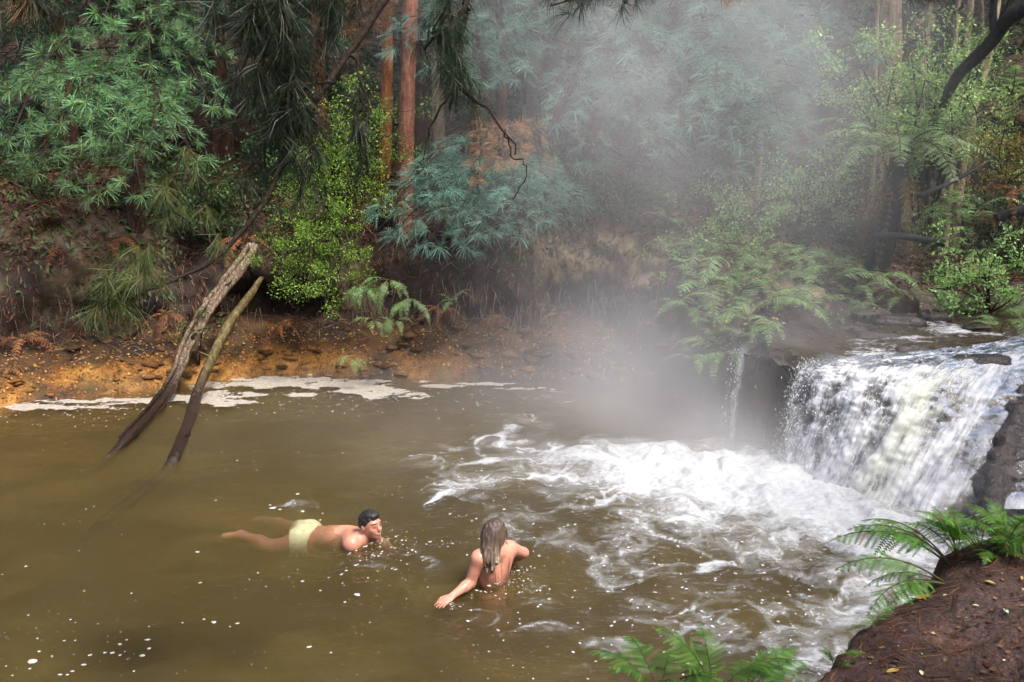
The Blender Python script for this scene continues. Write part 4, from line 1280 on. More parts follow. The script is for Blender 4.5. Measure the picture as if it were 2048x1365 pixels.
# dark undergrowth along the top of the bank
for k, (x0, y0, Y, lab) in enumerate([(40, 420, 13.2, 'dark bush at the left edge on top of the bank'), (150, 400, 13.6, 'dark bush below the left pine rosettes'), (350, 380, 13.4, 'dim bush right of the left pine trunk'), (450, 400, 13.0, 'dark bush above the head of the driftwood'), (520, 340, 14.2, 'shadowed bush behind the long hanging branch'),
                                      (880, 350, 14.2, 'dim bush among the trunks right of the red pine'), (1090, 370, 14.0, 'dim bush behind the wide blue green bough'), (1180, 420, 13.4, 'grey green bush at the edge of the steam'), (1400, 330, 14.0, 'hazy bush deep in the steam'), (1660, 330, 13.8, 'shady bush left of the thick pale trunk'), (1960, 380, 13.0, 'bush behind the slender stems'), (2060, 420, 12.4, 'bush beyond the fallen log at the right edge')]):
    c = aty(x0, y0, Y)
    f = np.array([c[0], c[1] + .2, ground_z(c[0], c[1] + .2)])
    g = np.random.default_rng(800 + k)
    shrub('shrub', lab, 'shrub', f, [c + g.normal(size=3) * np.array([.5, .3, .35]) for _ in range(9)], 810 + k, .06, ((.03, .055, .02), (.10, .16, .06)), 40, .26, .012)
# ------------------------------------------------------------------ driftwood
def wood_log(label, pts, radii, mat, seed, strands=0, name='driftwood_log'):
    t = tag(empty(name), label, 'log')
    P = spline(pts, 46)
    R = np.interp(np.linspace(0, 1, 46), np.linspace(0, 1, len(radii)), radii)
    mb = MB()
    v, q, tt = tube(P, R, 16, .34, seed, freq=6)
    mb.add(v, q, tt)
    mb.build('stem', mat, t, True)
    g = np.random.default_rng(seed)
    for f_ in ((.18, .34, .47) if strands else (.3, .5)):
        i_ = int(f_ * 45)
        e_ = P[i_] + np.array([g.uniform(-.16, .16), -g.uniform(.08, .16), g.uniform(.0, .14)])
        mb = MB()
        v, q, tt = tube(np.array([P[i_], (P[i_] + e_) / 2 + g.normal(size=3) * .012, e_]), [R[i_] * .45, R[i_] * .3, R[i_] * .16], 7, .2, seed + i_)
        mb.add(v, q, tt)
        mb.build('branch_stub', mat, t, True)
    for k in range(strands):
        a, b = [(0, 20), (3, 30), (10, 32)][k % 3]
        off = np.array([[-.05, -.05, .02], [.045, -.06, -.03], [-.02, -.07, .05]][k % 3]) * 1.1
        Q = P[a:b] + off + g.normal(size=(b - a, 3)) * .006
        mb = MB()
        v, q, tt = tube(Q, np.linspace(.035, .012, b - a), 8, .3, seed + 9 + k)
        mb.add(v, q, tt)
        mb.build('split_strand', mat, t, True)
    return t


wood_log('thick split grey driftwood trunk leaning from the bank into the pool', [aty(512, 490, 12.0), aty(480, 535, 11.8), aty(425, 605, 11.5), aty(382, 680, 11.2), aty(345, 770, 10.75), atz(300, 828, .03), atz(258, 872, .05), atz(228, 908, -.03), atz(190, 940, -.09), atz(150, 968, -.16)],
         [.045, .055, .062, .058, .056, .050, .046, .043, .04, .03], M_WOOD, 101, 3)
wood_log('thin mossy driftwood pole beside the thick one', [aty(524, 556, 11.7), aty(500, 590, 11.5), aty(455, 655, 11.15), aty(405, 760, 10.6), aty(375, 850, 9.75), atz(352, 910, .03), atz(335, 940, -.05), atz(285, 985, -.10), atz(225, 1030, -.13), atz(165, 1078, -.17)],
         [.028, .042, .050, .053, .053, .052, .05, .048, .045, .03], M_WOOD_MOSS, 102)
mb = MB()
v, q, tt = tube(spline([aty(1745, 470, 11.0), aty(1800, 472, 11.0), aty(1850, 480, 10.95), aty(1890, 486, 10.9)], 20), np.linspace(.035, .05, 20), 9, .2, 5)
mb.add(v, q, tt)
tag(mb.build('fallen_branch', M_BARK_BLACK, None, True), 'black fallen branch lying across the bank above the path', 'branch')
mb = MB()
v, q, tt = tube(spline([aty(1838, 392, 10.8), aty(1880, 375, 10.9), aty(1930, 350, 11.1), aty(1985, 318, 11.4)], 20), np.linspace(.03, .018, 20), 8, .2, 6)
mb.add(v, q, tt)
tag(mb.build('fallen_branch', M_BARK_BLACK, None, True), 'thin black branch slanting up in front of the ferns', 'branch')
mb = MB()
v, q, tt = tube(spline([aty(1990, 438, 11.4), aty(2030, 425, 11.4), aty(2100, 405, 11.5)], 16), np.linspace(.06, .075, 16), 9, .2, 7)
mb.add(v, q, tt)
tag(mb.build('fallen_branch', M_BARK_BLACK, None, True), 'dark fallen log on the orange litter at the right edge', 'log')


# ------------------------------------------------------------------ stones
def stone(label, c, r, seed, mat=None, group=None):
    nu, nv = 26, 16
    th = np.linspace(0, 2 * np.pi, nu, endpoint=False)[:, None]
    ph = np.linspace(.05, np.pi - .05, nv)[None]
    d = np.stack([np.cos(th) * np.sin(ph), np.sin(th) * np.sin(ph), np.cos(ph) * np.ones_like(th)], -1)
    k = 1 + .35 * fbm(d[..., 0] * 1.4 + seed, d[..., 1] * 1.4, d[..., 2] * 1.4, 4, seed)
    d = np.sign(d) * np.abs(d) ** .8
    v = (d * np.array(r) * k[..., None]).reshape(-1, 3)
    v = np.concatenate([v, [[0, 0, r[2] * k[0, 0]], [0, 0, -r[2] * k[0, -1]]]])
    n = nu * nv
    i = np.arange(nu)
    i2 = (i + 1) % nu
    t = np.concatenate([np.stack([np.full(nu, n), i * nv, i2 * nv], -1), np.stack([np.full(nu, n + 1), i2 * nv + nv - 1, i * nv + nv - 1], -1)])
    o = link('rock', mesh_data('rock', v, grid_faces(nu, nv, True), t, True), mat or M_WETROCK, None, tuple(c))
    return tag(o, label, 'rock', group)


for k, (px, py, z, r, lab) in enumerate([(1690, 655, 1.0, (.20, .14, .07), 'flat leaf strewn rock at the left end of the lip'), (1640, 690, .93, (.22, .16, .06), 'low wet rock where the thin trickle leaves the lip'), (1760, 672, .98, (.24, .13, .08), 'brown rock in the middle of the lip shallows'),
                                         (1800, 640, 1.03, (.26, .16, .10), 'black rock standing in the stream behind the lip'), (1870, 632, 1.02, (.22, .15, .10), 'black rock with splashes beside the stream bank'), (1830, 700, .97, (.20, .12, .07), 'dark rock dividing the water at the crest'),
                                         (1960, 720, .98, (.30, .14, .08), 'long dark rock on the crest of the fall'), (1730, 625, 1.08, (.16, .14, .10), 'small rock below the fern hollow'), (1790, 600, 1.15, (.30, .22, .22), 'dark earth covered boulder beside the path'), (2040, 1040, 1.42, (.10, .08, .06), 'small dark stone at the far end of the near ledge'),
                                         (1580, 700, .88, (.20, .16, .07), 'brown ledge stone above the dark recess'), (850, 742, .03, (.10, .07, .05), 'ochre stone at the foam edge'), (790, 735, .05, (.08, .06, .045), 'small ochre stone on the far shore'), (1955, 655, 1.0, (.16, .10, .05), 'stone breaking the riffle near the right edge')]):
    c = atz(px, py, z)
    stone(lab, (c[0], c[1], z - r[2] * .35), r, 120 + k, M_GROUND if k in (8, 11, 12) else None)

# ------------------------------------------------------------------ loose stuff
M_FOAM = NT('foam_bubbles')
M_FOAM = M_FOAM.done(M_FOAM.n('MixShader', i0=.30, i1=M_FOAM.bsdf(Base_Color=(.66, .66, .64), Roughness=.35), i2=M_FOAM.n('BsdfTransparent')))
g = np.random.default_rng(5)
F = MB()


def fleck(x, y, r, asp=1.0, rot=0.0):
    n = 9
    r = r * .70
    th = np.linspace(0, 2 * np.pi, n, endpoint=False)
    rr = r * (1 + .25 * g.normal(size=n) * .6)
    a, b = np.cos(th) * rr * asp, np.sin(th) * rr
    c, s = math.cos(rot), math.sin(rot)
    i = np.clip(np.searchsorted(wx, x), 1, len(wx) - 1)
    j = np.clip(np.searchsorted(wy, y), 1, len(wy) - 1)
    z = WZ[i, j] + .003
    ring = np.stack([x + a * c - b * s, y + a * s + b * c, np.full(n, z)], -1)
    rin = np.stack([x + (a * c - b * s) * .6, y + (a * s + b * c) * .6, np.full(n, z + r * .22)], -1)
    V = np.concatenate([ring, rin, [[x, y, z + r * .30]]])
    k = np.arange(n)
    k2 = (k + 1) % n
    F.add(V, np.stack([k, k2, n + k2, n + k], -1), np.stack([n + k, n + k2, np.full(n, 2 * n)], -1))


def fl(px, py, r, asp=1.0):
    p = atz(px, py, 0)
    fleck(p[0], p[1], r, asp, g.normal() * .3)


for px, py, r in [(65, 1325, .030), (78, 1305, .014), (120, 1350, .013), (135, 1350, .011), (168, 1330, .016), (180, 1312, .011), (210, 1308, .012), (225, 1308, .017), (240, 1312, .014), (240, 1290, .017), (253, 1281, .009), (285, 1314, .021), (298, 1300, .015),
                  (295, 1282, .016), (150, 1252 + 30, .008), (408, 1240, .012), (428, 1246, .019), (475, 1248, .013), (460, 1255, .008), (618, 1296, .014), (128, 1282, .011), (75, 1278, .010), (104, 1315, .009), (25, 1353, .009), (145, 1343, .011), (298, 1255, .008), (365, 1248, .009),
                  (268, 1345, .011), (60, 1340, .010), (400, 1165, .010), (395, 1105, .016), (168, 1182, .009), (160, 1045, .007), (172, 1020, .010), (188, 1014, .009), (52, 1133, .012), (5, 1150, .009), (605, 1164, .014), (545, 1020, .028), (605, 1022, .020), (595, 990, .018), (560, 1022, .014), (590, 1010, .012), (540, 1012, .012),
                  (640, 1040, .012), (710, 1130, .012), (700, 1105, .014), (745, 1115, .016), (720, 1125, .010), (760, 1095, .013), (685, 1165, .010), (715, 1188, .024), (640, 1180, .014), (690, 1205, .010)]:
    fl(px, py, r, g.uniform(1.0, 1.7))
for _ in range(900):
    px, py = g.uniform(-40, 1100), 790 + 575 * g.random() ** .8
    p = atz(px, py, 0)
    if vnoise(p[0] * 1.1, p[1] * 1.1, 0, 400) + .25 * vnoise(p[0] * 4, p[1] * 4, 0, 401) > g.uniform(-.25, .55):
        fleck(p[0], p[1], g.choice([.003, .004, .005, .007, .010], p=[.30, .30, .22, .13, .05]) * (p[1] / 7) ** .5, g.uniform(.9, 1.5), g.random() * 3)
for _ in range(420):
    px, py = g.uniform(0, 1000), g.normal(800, 18) - .0 * g.random()
    p = atz(px, py + (20 if px < 250 else 0), 0)
    fleck(p[0], p[1], g.uniform(.004, .014), g.uniform(.9, 1.8), g.random() * 3)
for _ in range(420):
    px, py = g.uniform(900, 1640), g.uniform(880, 1365)
    p = atz(px, py, 0)
    if foam_field(p[0], p[1]) > .12 + .3 * g.random():
        fleck(p[0], p[1], g.uniform(.004, .013), g.uniform(.9, 2.0), g.random() * 3)
for cx, cy, n, sx_, sy_ in [(740, 1108, 70, 42, 24), (780, 1082, 40, 22, 12), (1045, 1160, 50, 16, 20), (990, 1172, 36, 40, 8), (900, 1214, 16, 20, 6), (860, 1090, 50, 70, 8)]:
    for _ in range(n):
        p = atz(g.normal(cx, sx_), g.normal(cy, sy_), 0)
        fleck(p[0], p[1], g.choice([.004, .006, .009, .013], p=[.4, .35, .18, .07]), g.uniform(.9, 2.0), g.random() * 3)
tag(F.build('foam_flecks', M_FOAM, None, True), 'white foam flecks and bubbles drifting on the brown water', kind='stuff')

# spray around the fall
S = MB()
OCT = np.array([(1, 0, 0), (-1, 0, 0), (0, 1, 0), (0, -1, 0), (0, 0, 1), (0, 0, -1)], float)
OT = np.array([(0, 2, 4), (2, 1, 4), (1, 3, 4), (3, 0, 4), (2, 0, 5), (1, 2, 5), (3, 1, 5), (0, 3, 5)])
n = 2600
uu = np.concatenate([g.uniform(.30, .82, 1500), g.uniform(.88, 1.0, 300), g.normal(.03, .012, 200), g.uniform(.28, .34, 600)])
vv = g.random(n) ** .75 * 1.1
pp = fall_surface(np.clip(uu, 0, 1), vv, .03 + np.abs(g.normal(size=n)) * .05)
ed = uu < .33
pp[ed, 0] -= np.abs(g.normal(size=ed.sum())) * .06
for i in range(n):
    r = g.choice([.0022, .0035, .0055], p=[.5, .37, .13])
    S.add(pp[i] + OCT * r * np.array([1, 1, g.uniform(1, 2.6)]), None, OT)
m_ = 2600
fu = g.uniform(.30, .80, m_)
fb = fall_surface(fu, np.full(m_, 1.0), np.zeros(m_))
fb += np.stack([-np.abs(g.normal(size=m_)) * .35, -np.abs(g.normal(size=m_)) * .2, np.abs(g.normal(size=m_)) * .14 + .03], -1)
for i in range(m_):
    S.add(fb[i] + OCT * g.choice([.002, .0035, .005], p=[.5, .4, .1]), None, OT)
M_DROP = NT('water_drops')
M_DROP = M_DROP.done(M_DROP.bsdf(Base_Color=(.82, .83, .85), Roughness=.15))
tag(S.build('spray_droplets', M_DROP, None, True), 'spray droplets leaping from the falling water', kind='stuff')

# litter: needles and leaves on the ground
def litter(label, name, n, xr, yr, pal, size, aspect, seed, test=None, mat=None, lift=.012):
    g = np.random.default_rng(seed)
    x = g.uniform(*xr, n)
    y = g.uniform(*yr, n)
    if test is not None:
        k = test(x, y)
        x, y = x[k], y[k]
    n = len(x)
    ii = np.clip(np.searchsorted(gx, x), 1, len(gx) - 1)
    jj = np.clip(np.searchsorted(gy, y), 1, len(gy) - 1)
    tx = (x - gx[ii - 1]) / (gx[ii] - gx[ii - 1])
    ty = (y - gy[jj - 1]) / (gy[jj] - gy[jj - 1])

    def bil(A):
        return A[ii - 1, jj - 1] * (1 - tx) * (1 - ty) + A[ii, jj - 1] * tx * (1 - ty) + A[ii - 1, jj] * (1 - tx) * ty + A[ii, jj] * tx * ty
    P = np.stack([bil(VX), bil(VY), bil(GZ) + lift * g.uniform(.3, 1.4, n)], -1)
    e = .03
    sx_ = (bil(np.gradient(GZ, gx, axis=0)))
    sy_ = (bil(np.gradient(GZ, gy, axis=1)))
    a = g.random(n) * 6.283
    d = np.stack([np.cos(a), np.sin(a), np.clip(np.cos(a) * sx_ + np.sin(a) * sy_, -1.5, 1.5) + g.normal(size=n) * .12], -1)
    d /= np.linalg.norm(d, axis=1)[:, None]
    s = np.stack([-np.sin(a), np.cos(a), np.clip(-np.sin(a) * sx_ + np.cos(a) * sy_, -1.5, 1.5) + g.normal(size=n) * .25], -1)
    s /= np.linalg.norm(s, axis=1)[:, None]
    L = size * g.uniform(.5, 1.4, n)[:, None]
    bend = np.cross(d, s) * L * (.10 if aspect > .1 else .012)
    V = np.stack([P - d * L * .5, P + s * L * aspect * .5 + bend, P + d * L * .5, P - s * L * aspect * .5 + bend], 1).reshape(-1, 3)
    k = np.arange(n)[:, None] * 4
    T = np.concatenate([k + np.array([[0, 1, 2]]), k + np.array([[0, 2, 3]])])
    pc = np.array(pal)
    col = pc[g.integers(len(pc), size=n)] * g.uniform(.6, 1.35, n)[:, None]
    mb = MB()
    mb.add(V, None, T, np.repeat(col, 4, 0))
    return tag(mb.build(name, mat or M_DEAD, None), label, kind='stuff')


RUST = [(.13, .05, .022), (.08, .032, .016), (.20, .10, .05), (.05, .024, .014), (.26, .17, .10)]
litter('brown pine needles strewn over the near ledge', 'needle_litter', 15000, (.3, 3.2), (1.6, 4.2), [(.24, .095, .035), (.14, .06, .025), (.34, .18, .07), (.07, .035, .02)], .085, .018, 51, lambda x, y: (poly_sd(POOL, x, y) > -.10) & (fbm(x * 2.4, y * 2.4, 0, 3, 52) > -.30), lift=.006)
litter('small pale leaf scraps on the near ledge', 'leaf_litter', 260, (.5, 3.0), (1.8, 4.0), [(.45, .34, .16), (.30, .20, .10), (.50, .42, .26)], .016, .6, 53, lambda x, y: poly_sd(POOL, x, y) > 0, lift=.006)
litter('rust red leaves and needles littering the far slopes', 'leaf_litter', 52000, (-9, 9), (11.0, 17.5), RUST, .11, .16, 54, lambda x, y: (poly_sd(POOL, x, y) > .85) & (poly_sd(STREAM, x, y) > .3), lift=.03)
litter('low green ground plants scattered on the far slopes', 'ground_cover', 22000, (-9, 9), (11.2, 17.5), [(.06, .12, .025), (.10, .17, .04), (.05, .09, .03)], .09, .4, 55, lambda x, y: (poly_sd(POOL, x, y) > 1.0) & (poly_sd(STREAM, x, y) > .4) & (fbm(x * 1.0, y * 1.0, 0, 3, 56) > .08 - .10 * (x > 1.5)), M_LEAF, .08)
litter('yellow and tan leaves fallen round the stream and path', 'leaf_litter', 900, (2.2, 7), (8.9, 13), [(.55, .40, .10), (.45, .32, .16), (.5, .42, .25)], .04, .6, 57, lambda x, y: poly_sd(STREAM, x, y) > -.12, lift=.03)
litter('twigs and roots tangled on the brown bank', 'twig_litter', 5200, (-7, 2.6), (10.6, 14.2), [(.16, .10, .06), (.24, .16, .10), (.08, .045, .03)], .22, .028, 58, lambda x, y: poly_sd(POOL, x, y) > .45, lift=.05)
litter('ochre crust flakes and pebbles along the mineral ledge', 'pebbles', 9000, (-7, 1.6), (10.2, 12.6), [(.42, .22, .05), (.30, .14, .03), (.22, .11, .03), (.50, .32, .12), (.16, .09, .03)], .035, .8, 59, lambda x, y: (poly_sd(POOL, x, y) > .02) & (poly_sd(POOL, x, y) < .85), lift=.012)
# clods and small stones that make the shore ragged
K = MB()
ICO = np.array([(0, 0, 1), (.894, 0, .447), (.276, .851, .447), (-.724, .526, .447), (-.724, -.526, .447), (.276, -.851, .447), (.724, .526, -.447), (-.276, .851, -.447), (-.894, 0, -.447), (-.276, -.851, -.447), (.724, -.526, -.447), (0, 0, -1)])
ICT = np.array([(0, 1, 2), (0, 2, 3), (0, 3, 4), (0, 4, 5), (0, 5, 1), (1, 6, 2), (2, 7, 3), (3, 8, 4), (4, 9, 5), (5, 10, 1), (6, 7, 2), (7, 8, 3), (8, 9, 4), (9, 10, 5), (10, 6, 1), (11, 7, 6), (11, 8, 7), (11, 9, 8), (11, 10, 9), (11, 6, 10)])
gk = np.random.default_rng(505)
xs_, ys_ = gk.uniform(-6.8, 1.9, 26000), gk.uniform(9.7, 12.9, 26000)
sp_ = poly_sd(POOL, xs_, ys_)
kk = np.where((sp_ > -.10) & (sp_ < 1.1) & (gk.random(26000) < np.exp(-np.abs(sp_ - .15) / .5)) & (vnoise(xs_ * 2, ys_ * 2, 0, 506) > -.35))[0][:520]
for i in kk:
    z_ = float(ground_z(xs_[i], ys_[i]))
    r_ = .012 + .075 * gk.random() ** 5
    w_ = gk.random()
    oc = max(0.0, 1 - max(sp_[i], 0) * 1.1) * (1 - .6 * min(max((xs_[i] + 2.6) / 3, 0), 1))
    c_ = np.array([.40, .20, .045]) * oc * w_ + np.array([.11, .06, .035]) * (1 - oc * w_)
    K.add(np.array([xs_[i], ys_[i], z_ + r_ * .1]) + ICO * r_ * gk.uniform(.45, 1.35, (12, 1)) * np.array([1.5, 1.1, .55]), None, ICT, c_ * gk.uniform(.6, 1.3))
tag(K.build('shore_pebbles', M_DEAD, None, False), 'ochre and brown clods lining the far shore', kind='stuff')
litter('twigs and root ends pressed into the near ledge', 'twig_litter', 130, (.5, 3.0), (1.8, 4.0), [(.05, .03, .02), (.10, .06, .04), (.16, .09, .05)], .20, .035, 63, lambda x, y: poly_sd(POOL, x, y) > -.02, lift=.008)
litter('matted brown leaf crumbs on the near ledge', 'leaf_litter', 2600, (.4, 3.1), (1.7, 4.1), [(.10, .05, .03), (.05, .03, .02), (.17, .10, .06), (.22, .13, .06)], .022, .6, 64, lambda x, y: (poly_sd(POOL, x, y) > -.06) & (fbm(x * 3, y * 3, 0, 3, 65) > -.05), lift=.007)
# larger single leaves on the near ledge
for k, (px, py, s, col, lab) in enumerate([(1785, 1348, .030, (.46, .34, .08), 'yellow fallen leaf nearest the bottom edge'), (1842, 1352, .018, (.60, .50, .30), 'small cream leaf beside the yellow one at the bottom'), (1980, 1168, .024, (.55, .38, .12), 'tan leaf lying on the bare part of the ledge'), (1845, 1205, .042, (.32, .16, .05), 'long orange leaf at the rim of the ledge'),
                                           (2012, 1222, .022, (.38, .44, .30), 'pale green leaf on the dark mud'), (1952, 1210, .014, (.60, .50, .30), 'tiny cream leaf in the middle of the ledge')]):
    p = atz(px, py, 1.5)
    z = float(ground_z(p[0], p[1]))
    p = atz(px, py, z)
    z = float(ground_z(p[0], p[1]))
    u = np.linspace(0, 1, 9)
    w = np.sin(u * np.pi) ** .8 * .32
    a = k * 1.1 + .3
    ca, sa = math.cos(a), math.sin(a)
    V = []
    for i in range(9):
        for sg in (-1, 0, 1):
            lx, ly = (u[i] - .5) * s * 1.6, sg * w[i] * s
            V.append((lx * ca - ly * sa, lx * sa + ly * ca, .006 + abs(sg) * .003 + .004 * math.sin(u[i] * 3)))
    mb = MB()
    mb.add(V, grid_faces(9, 3), None, np.array(col))
    o = mb.build('fallen_leaf', M_DEAD, None, True)
    o.location = (p[0], p[1], z)
    tag(o, lab, 'leaf')

# thin roots and twigs hanging from the bank lip
R_ = MB()
for _ in range(240):
    px = g.choice([g.uniform(840, 1400), g.uniform(700, 800), g.uniform(0, 520)], p=[.6, .2, .2])
    p = aty(px, g.uniform(560, 640), g.uniform(11.35, 11.9))
    e = p + np.array([g.normal() * .05, -.03, -g.uniform(.1, .4)])
    v, q, tt = tube(np.array([p, (p + e) / 2 + g.normal(size=3) * .02, e]), [.005, .004, .002], 4, cap=False)
    R_.add(v, q, tt)
tag(R_.build('hanging_roots', bark_mat('root_bark', (.06, .04, .03), (.16, .11, .08), (.28, .21, .16)), None), 'thin roots hanging from the undercut far bank', kind='stuff')
# ------------------------------------------------------------------ swimmers: each body is one continuous skin grown round its joints
class Field:
    def __init__(self, lo, hi, h):
        self.lo = np.asarray(lo, float)
        self.h = h
        self.n = np.ceil((np.asarray(hi) - self.lo) / h).astype(int) + 1
        self.F = np.full(tuple(self.n), .5, np.float32)

    def _box(self, a, b):
        i0 = np.clip(np.floor((a - self.lo) / self.h).astype(int), 0, self.n - 1)
        i1 = np.clip(np.ceil((b - self.lo) / self.h).astype(int) + 1, 1, self.n)
        s = tuple(slice(x, y) for x, y in zip(i0, i1))
        ax = [self.lo[k] + self.h * np.arange(i0[k], i1[k]) for k in range(3)]
        return s, np.stack(np.meshgrid(*ax, indexing='ij'), -1).astype(np.float32)

    def _join(self, s, d, k):
        f = self.F[s]
        if k < 0:                               # carve
            self.F[s] = np.maximum(f, -d)
            return
        t = np.clip(.5 + .5 * (d - f) / k, 0, 1)
        self.F[s] = f * t + d * (1 - t) - k * t * (1 - t)

    def limb(self, a, b, ra, rb, k=.03):
        a, b = np.asarray(a, float), np.asarray(b, float)
        r = max(ra, rb) + k * 1.5 + .02
        s, X = self._box(np.minimum(a, b) - r, np.maximum(a, b) + r)
        ab = b - a
        t = np.clip(((X - a) @ ab) / (ab @ ab), 0, 1)
        d = np.linalg.norm(X - a - t[..., None] * ab, axis=-1) - (ra + (rb - ra) * t)
        self._join(s, d, k)

    def ell(self, c, r, R=np.eye(3), k=.03):
        c, r = np.asarray(c, float), np.asarray(r, float)
        e = np.sqrt(((R * r[None]) ** 2).sum(1)) + abs(k if k > 0 else 0) * 1.2 + .012
        s, X = self._box(c - e, c + e)
        q = ((X - c.astype(np.float32)) @ R.astype(np.float32))
        r = r.astype(np.float32)
        k0 = np.linalg.norm(q / r, axis=-1)
        k1 = np.linalg.norm(q / (r * r), axis=-1) + 1e-9
        self._join(s, k0 * (k0 - 1) / k1, k)

    def cut(self, p, n):
        """keep only the side the normal points away from"""
        s, X = self._box(self.lo, self.lo + self.h * self.n)
        self.F[s] = np.maximum(self.F[s], (X - np.asarray(p)) @ np.asarray(n, float))

    def surface(self):
        F = self.F
        ins = F < 0
        nx, ny, nz = F.shape
        c = np.zeros((nx - 1, ny - 1, nz - 1), np.uint8)
        for i in (0, 1):
            for j in (0, 1):
                for k in (0, 1):
                    c += ins[i:nx - 1 + i, j:ny - 1 + j, k:nz - 1 + k]
        act = (c > 0) & (c < 8)
        idx = np.full(act.shape, -1, np.int64)
        ijk = np.argwhere(act)
        idx[act] = np.arange(len(ijk))
        acc = np.zeros((len(ijk), 3))
        cnt = np.zeros(len(ijk))
        cor = [(i, j, k) for i in (0, 1) for j in (0, 1) for k in (0, 1)]
        for a in cor:
            for ax in range(3):
                if a[ax]:
                    continue
                b = list(a)
                b[ax] = 1
                fa = F[tuple((ijk + a).T)]
                fb = F[tuple((ijk + b).T)]
                m = (fa < 0) != (fb < 0)
                t = np.where(m, fa / (fa - fb + 1e-12), 0)
                p = np.array(a, float)[None] + t[:, None] * (np.array(b) - np.array(a))[None]
                acc += np.where(m[:, None], p, 0)
                cnt += m
        V = self.lo + self.h * (ijk + acc / np.maximum(cnt, 1)[:, None])
        Q = []
        for ax in range(3):
            u, v = (ax + 1) % 3, (ax + 2) % 3
            sl0 = [slice(1, -1)] * 3
            sl1 = [slice(1, -1)] * 3
            sl0[ax] = slice(0, -1)
            sl1[ax] = slice(1, None)
            a, b = ins[tuple(sl0)], ins[tuple(sl1)]
            e = np.argwhere(a != b)
            o = np.array([1, 1, 1])
            o[ax] = 0
            base = e + o
            flip = a[tuple(e.T)]
            du, dv = np.zeros(3, int), np.zeros(3, int)
            du[u], dv[v] = 1, 1
            q = np.stack([idx[tuple((base - du - dv).T)], idx[tuple((base - dv).T)], idx[tuple(base.T)], idx[tuple((base - du).T)]], -1)
            q[~flip] = q[~flip][:, ::-1]
            Q.append(q)
        return V, np.concatenate(Q)


def skin_mat():
    m = NT('wet_skin')
    c = m.attr('tint', 0)
    n = m.noise(m.geo(0), 60, 2, .6)
    col = m.mix(m.rangemap(n, .3, .7, 0, .18), c, (.30, .10, .06))
    return m.done(m.bsdf(Base_Color=col, Roughness=.38, Specular_IOR_Level=.5, Subsurface_Weight=.12, Subsurface_Radius=(.01, .004, .002), Subsurface_Scale=.5))


def plain_mat(name, rough=.7):
    m = NT(name)
    return m.done(m.bsdf(Base_Color=m.attr('tint', 0), Roughness=rough))


M_SKIN = skin_mat()
M_HAIR = plain_mat('wet_hair', .5)
M_CLOTH = plain_mat('swim_cloth', .7)


def head_frame(fwd, up):
    f = np.asarray(fwd, float)
    f /= np.linalg.norm(f)
    s = np.cross(np.asarray(up, float), f)
    s /= np.linalg.norm(s)
    return np.stack([f, s, np.cross(f, s)], 1)      # columns: forward, left, up


def add_head(B, c, R, s=1.0):
    def w(f, l, u):
        return c + R @ (np.array([f, l, u]) * s)
    B.ell(w(-.008, 0, .022), np.array([.098, .077, .098]) * s, R, .02)
    B.ell(w(.030, 0, -.045), np.array([.066, .060, .070]) * s, R, .02)
    B.ell(w(.062, 0, -.090), np.array([.030, .032, .024]) * s, R, .018)
    B.ell(w(.078, 0, .036), np.array([.018, .050, .013]) * s, R, .012)
    for sg in (-1, 1):
        B.ell(w(.062, sg * .040, -.022), np.array([.022, .020, .022]) * s, R, .014)
        B.ell(w(.099, sg * .031, .010), np.array([.015, .017, .011]) * s, R, -1)
        B.ell(w(.078, sg * .031, .010), np.array([.016, .016, .012]) * s, R, .004)
        B.ell(w(-.010, sg * .079, -.006), np.array([.020, .009, .031]) * s, R, .006)
    B.limb(w(.088, 0, .020), w(.108, 0, -.020), .010 * s, .015 * s, .010)
    B.ell(w(.090, 0, -.056), np.array([.014, .026, .010]) * s, R, .008)


def people_head_tint(V, c, R, col, s=1.0, beard=.0):
    q = ((V - c) @ R) / s
    f, l, u = q[:, 0], q[:, 1], q[:, 2]
    col = col.copy()

    def paint(mask, c2, a=1.0):
        m = np.clip(mask, 0, 1)[:, None] * a
        col[:] = col * (1 - m) + np.array(c2) * m
    hd = (np.abs(l) < .1) & (np.abs(f) < .14) & (np.abs(u) < .15)
    if beard:
        jaw = hd * smoothstep(-.028, -.05, u) * smoothstep(.0, .03, f) * (u > -.13)
        paint(jaw, (.16, .085, .06), beard)
    paint(hd * np.exp(-(((np.abs(l) - .030) / .018) ** 2 + ((u - .034) / .007) ** 2)) * (f > .05) * 1.3, (.03, .02, .015))
    paint(hd * (f > .07) * np.exp(-(((np.abs(l) - .031) / .013) ** 2 + ((u - .010) / .006) ** 2)) * 1.2, (.05, .035, .03))
    paint(hd * (f > .07) * np.exp(-((l / .027) ** 2 + ((u + .057) / .010) ** 2)) * 1.1, (.36, .10, .085))
    paint(hd * (f > .08) * np.exp(-((l / .019) ** 2 + ((u + .055) / .0035) ** 2)) * 1.2, (.75, .70, .66))
    paint(hd * np.exp(-(((f - .075) / .03) ** 2 + ((np.abs(l) - .042) / .02) ** 2 + ((u + .02) / .02) ** 2)), (.62, .25, .18), .5)
    return col


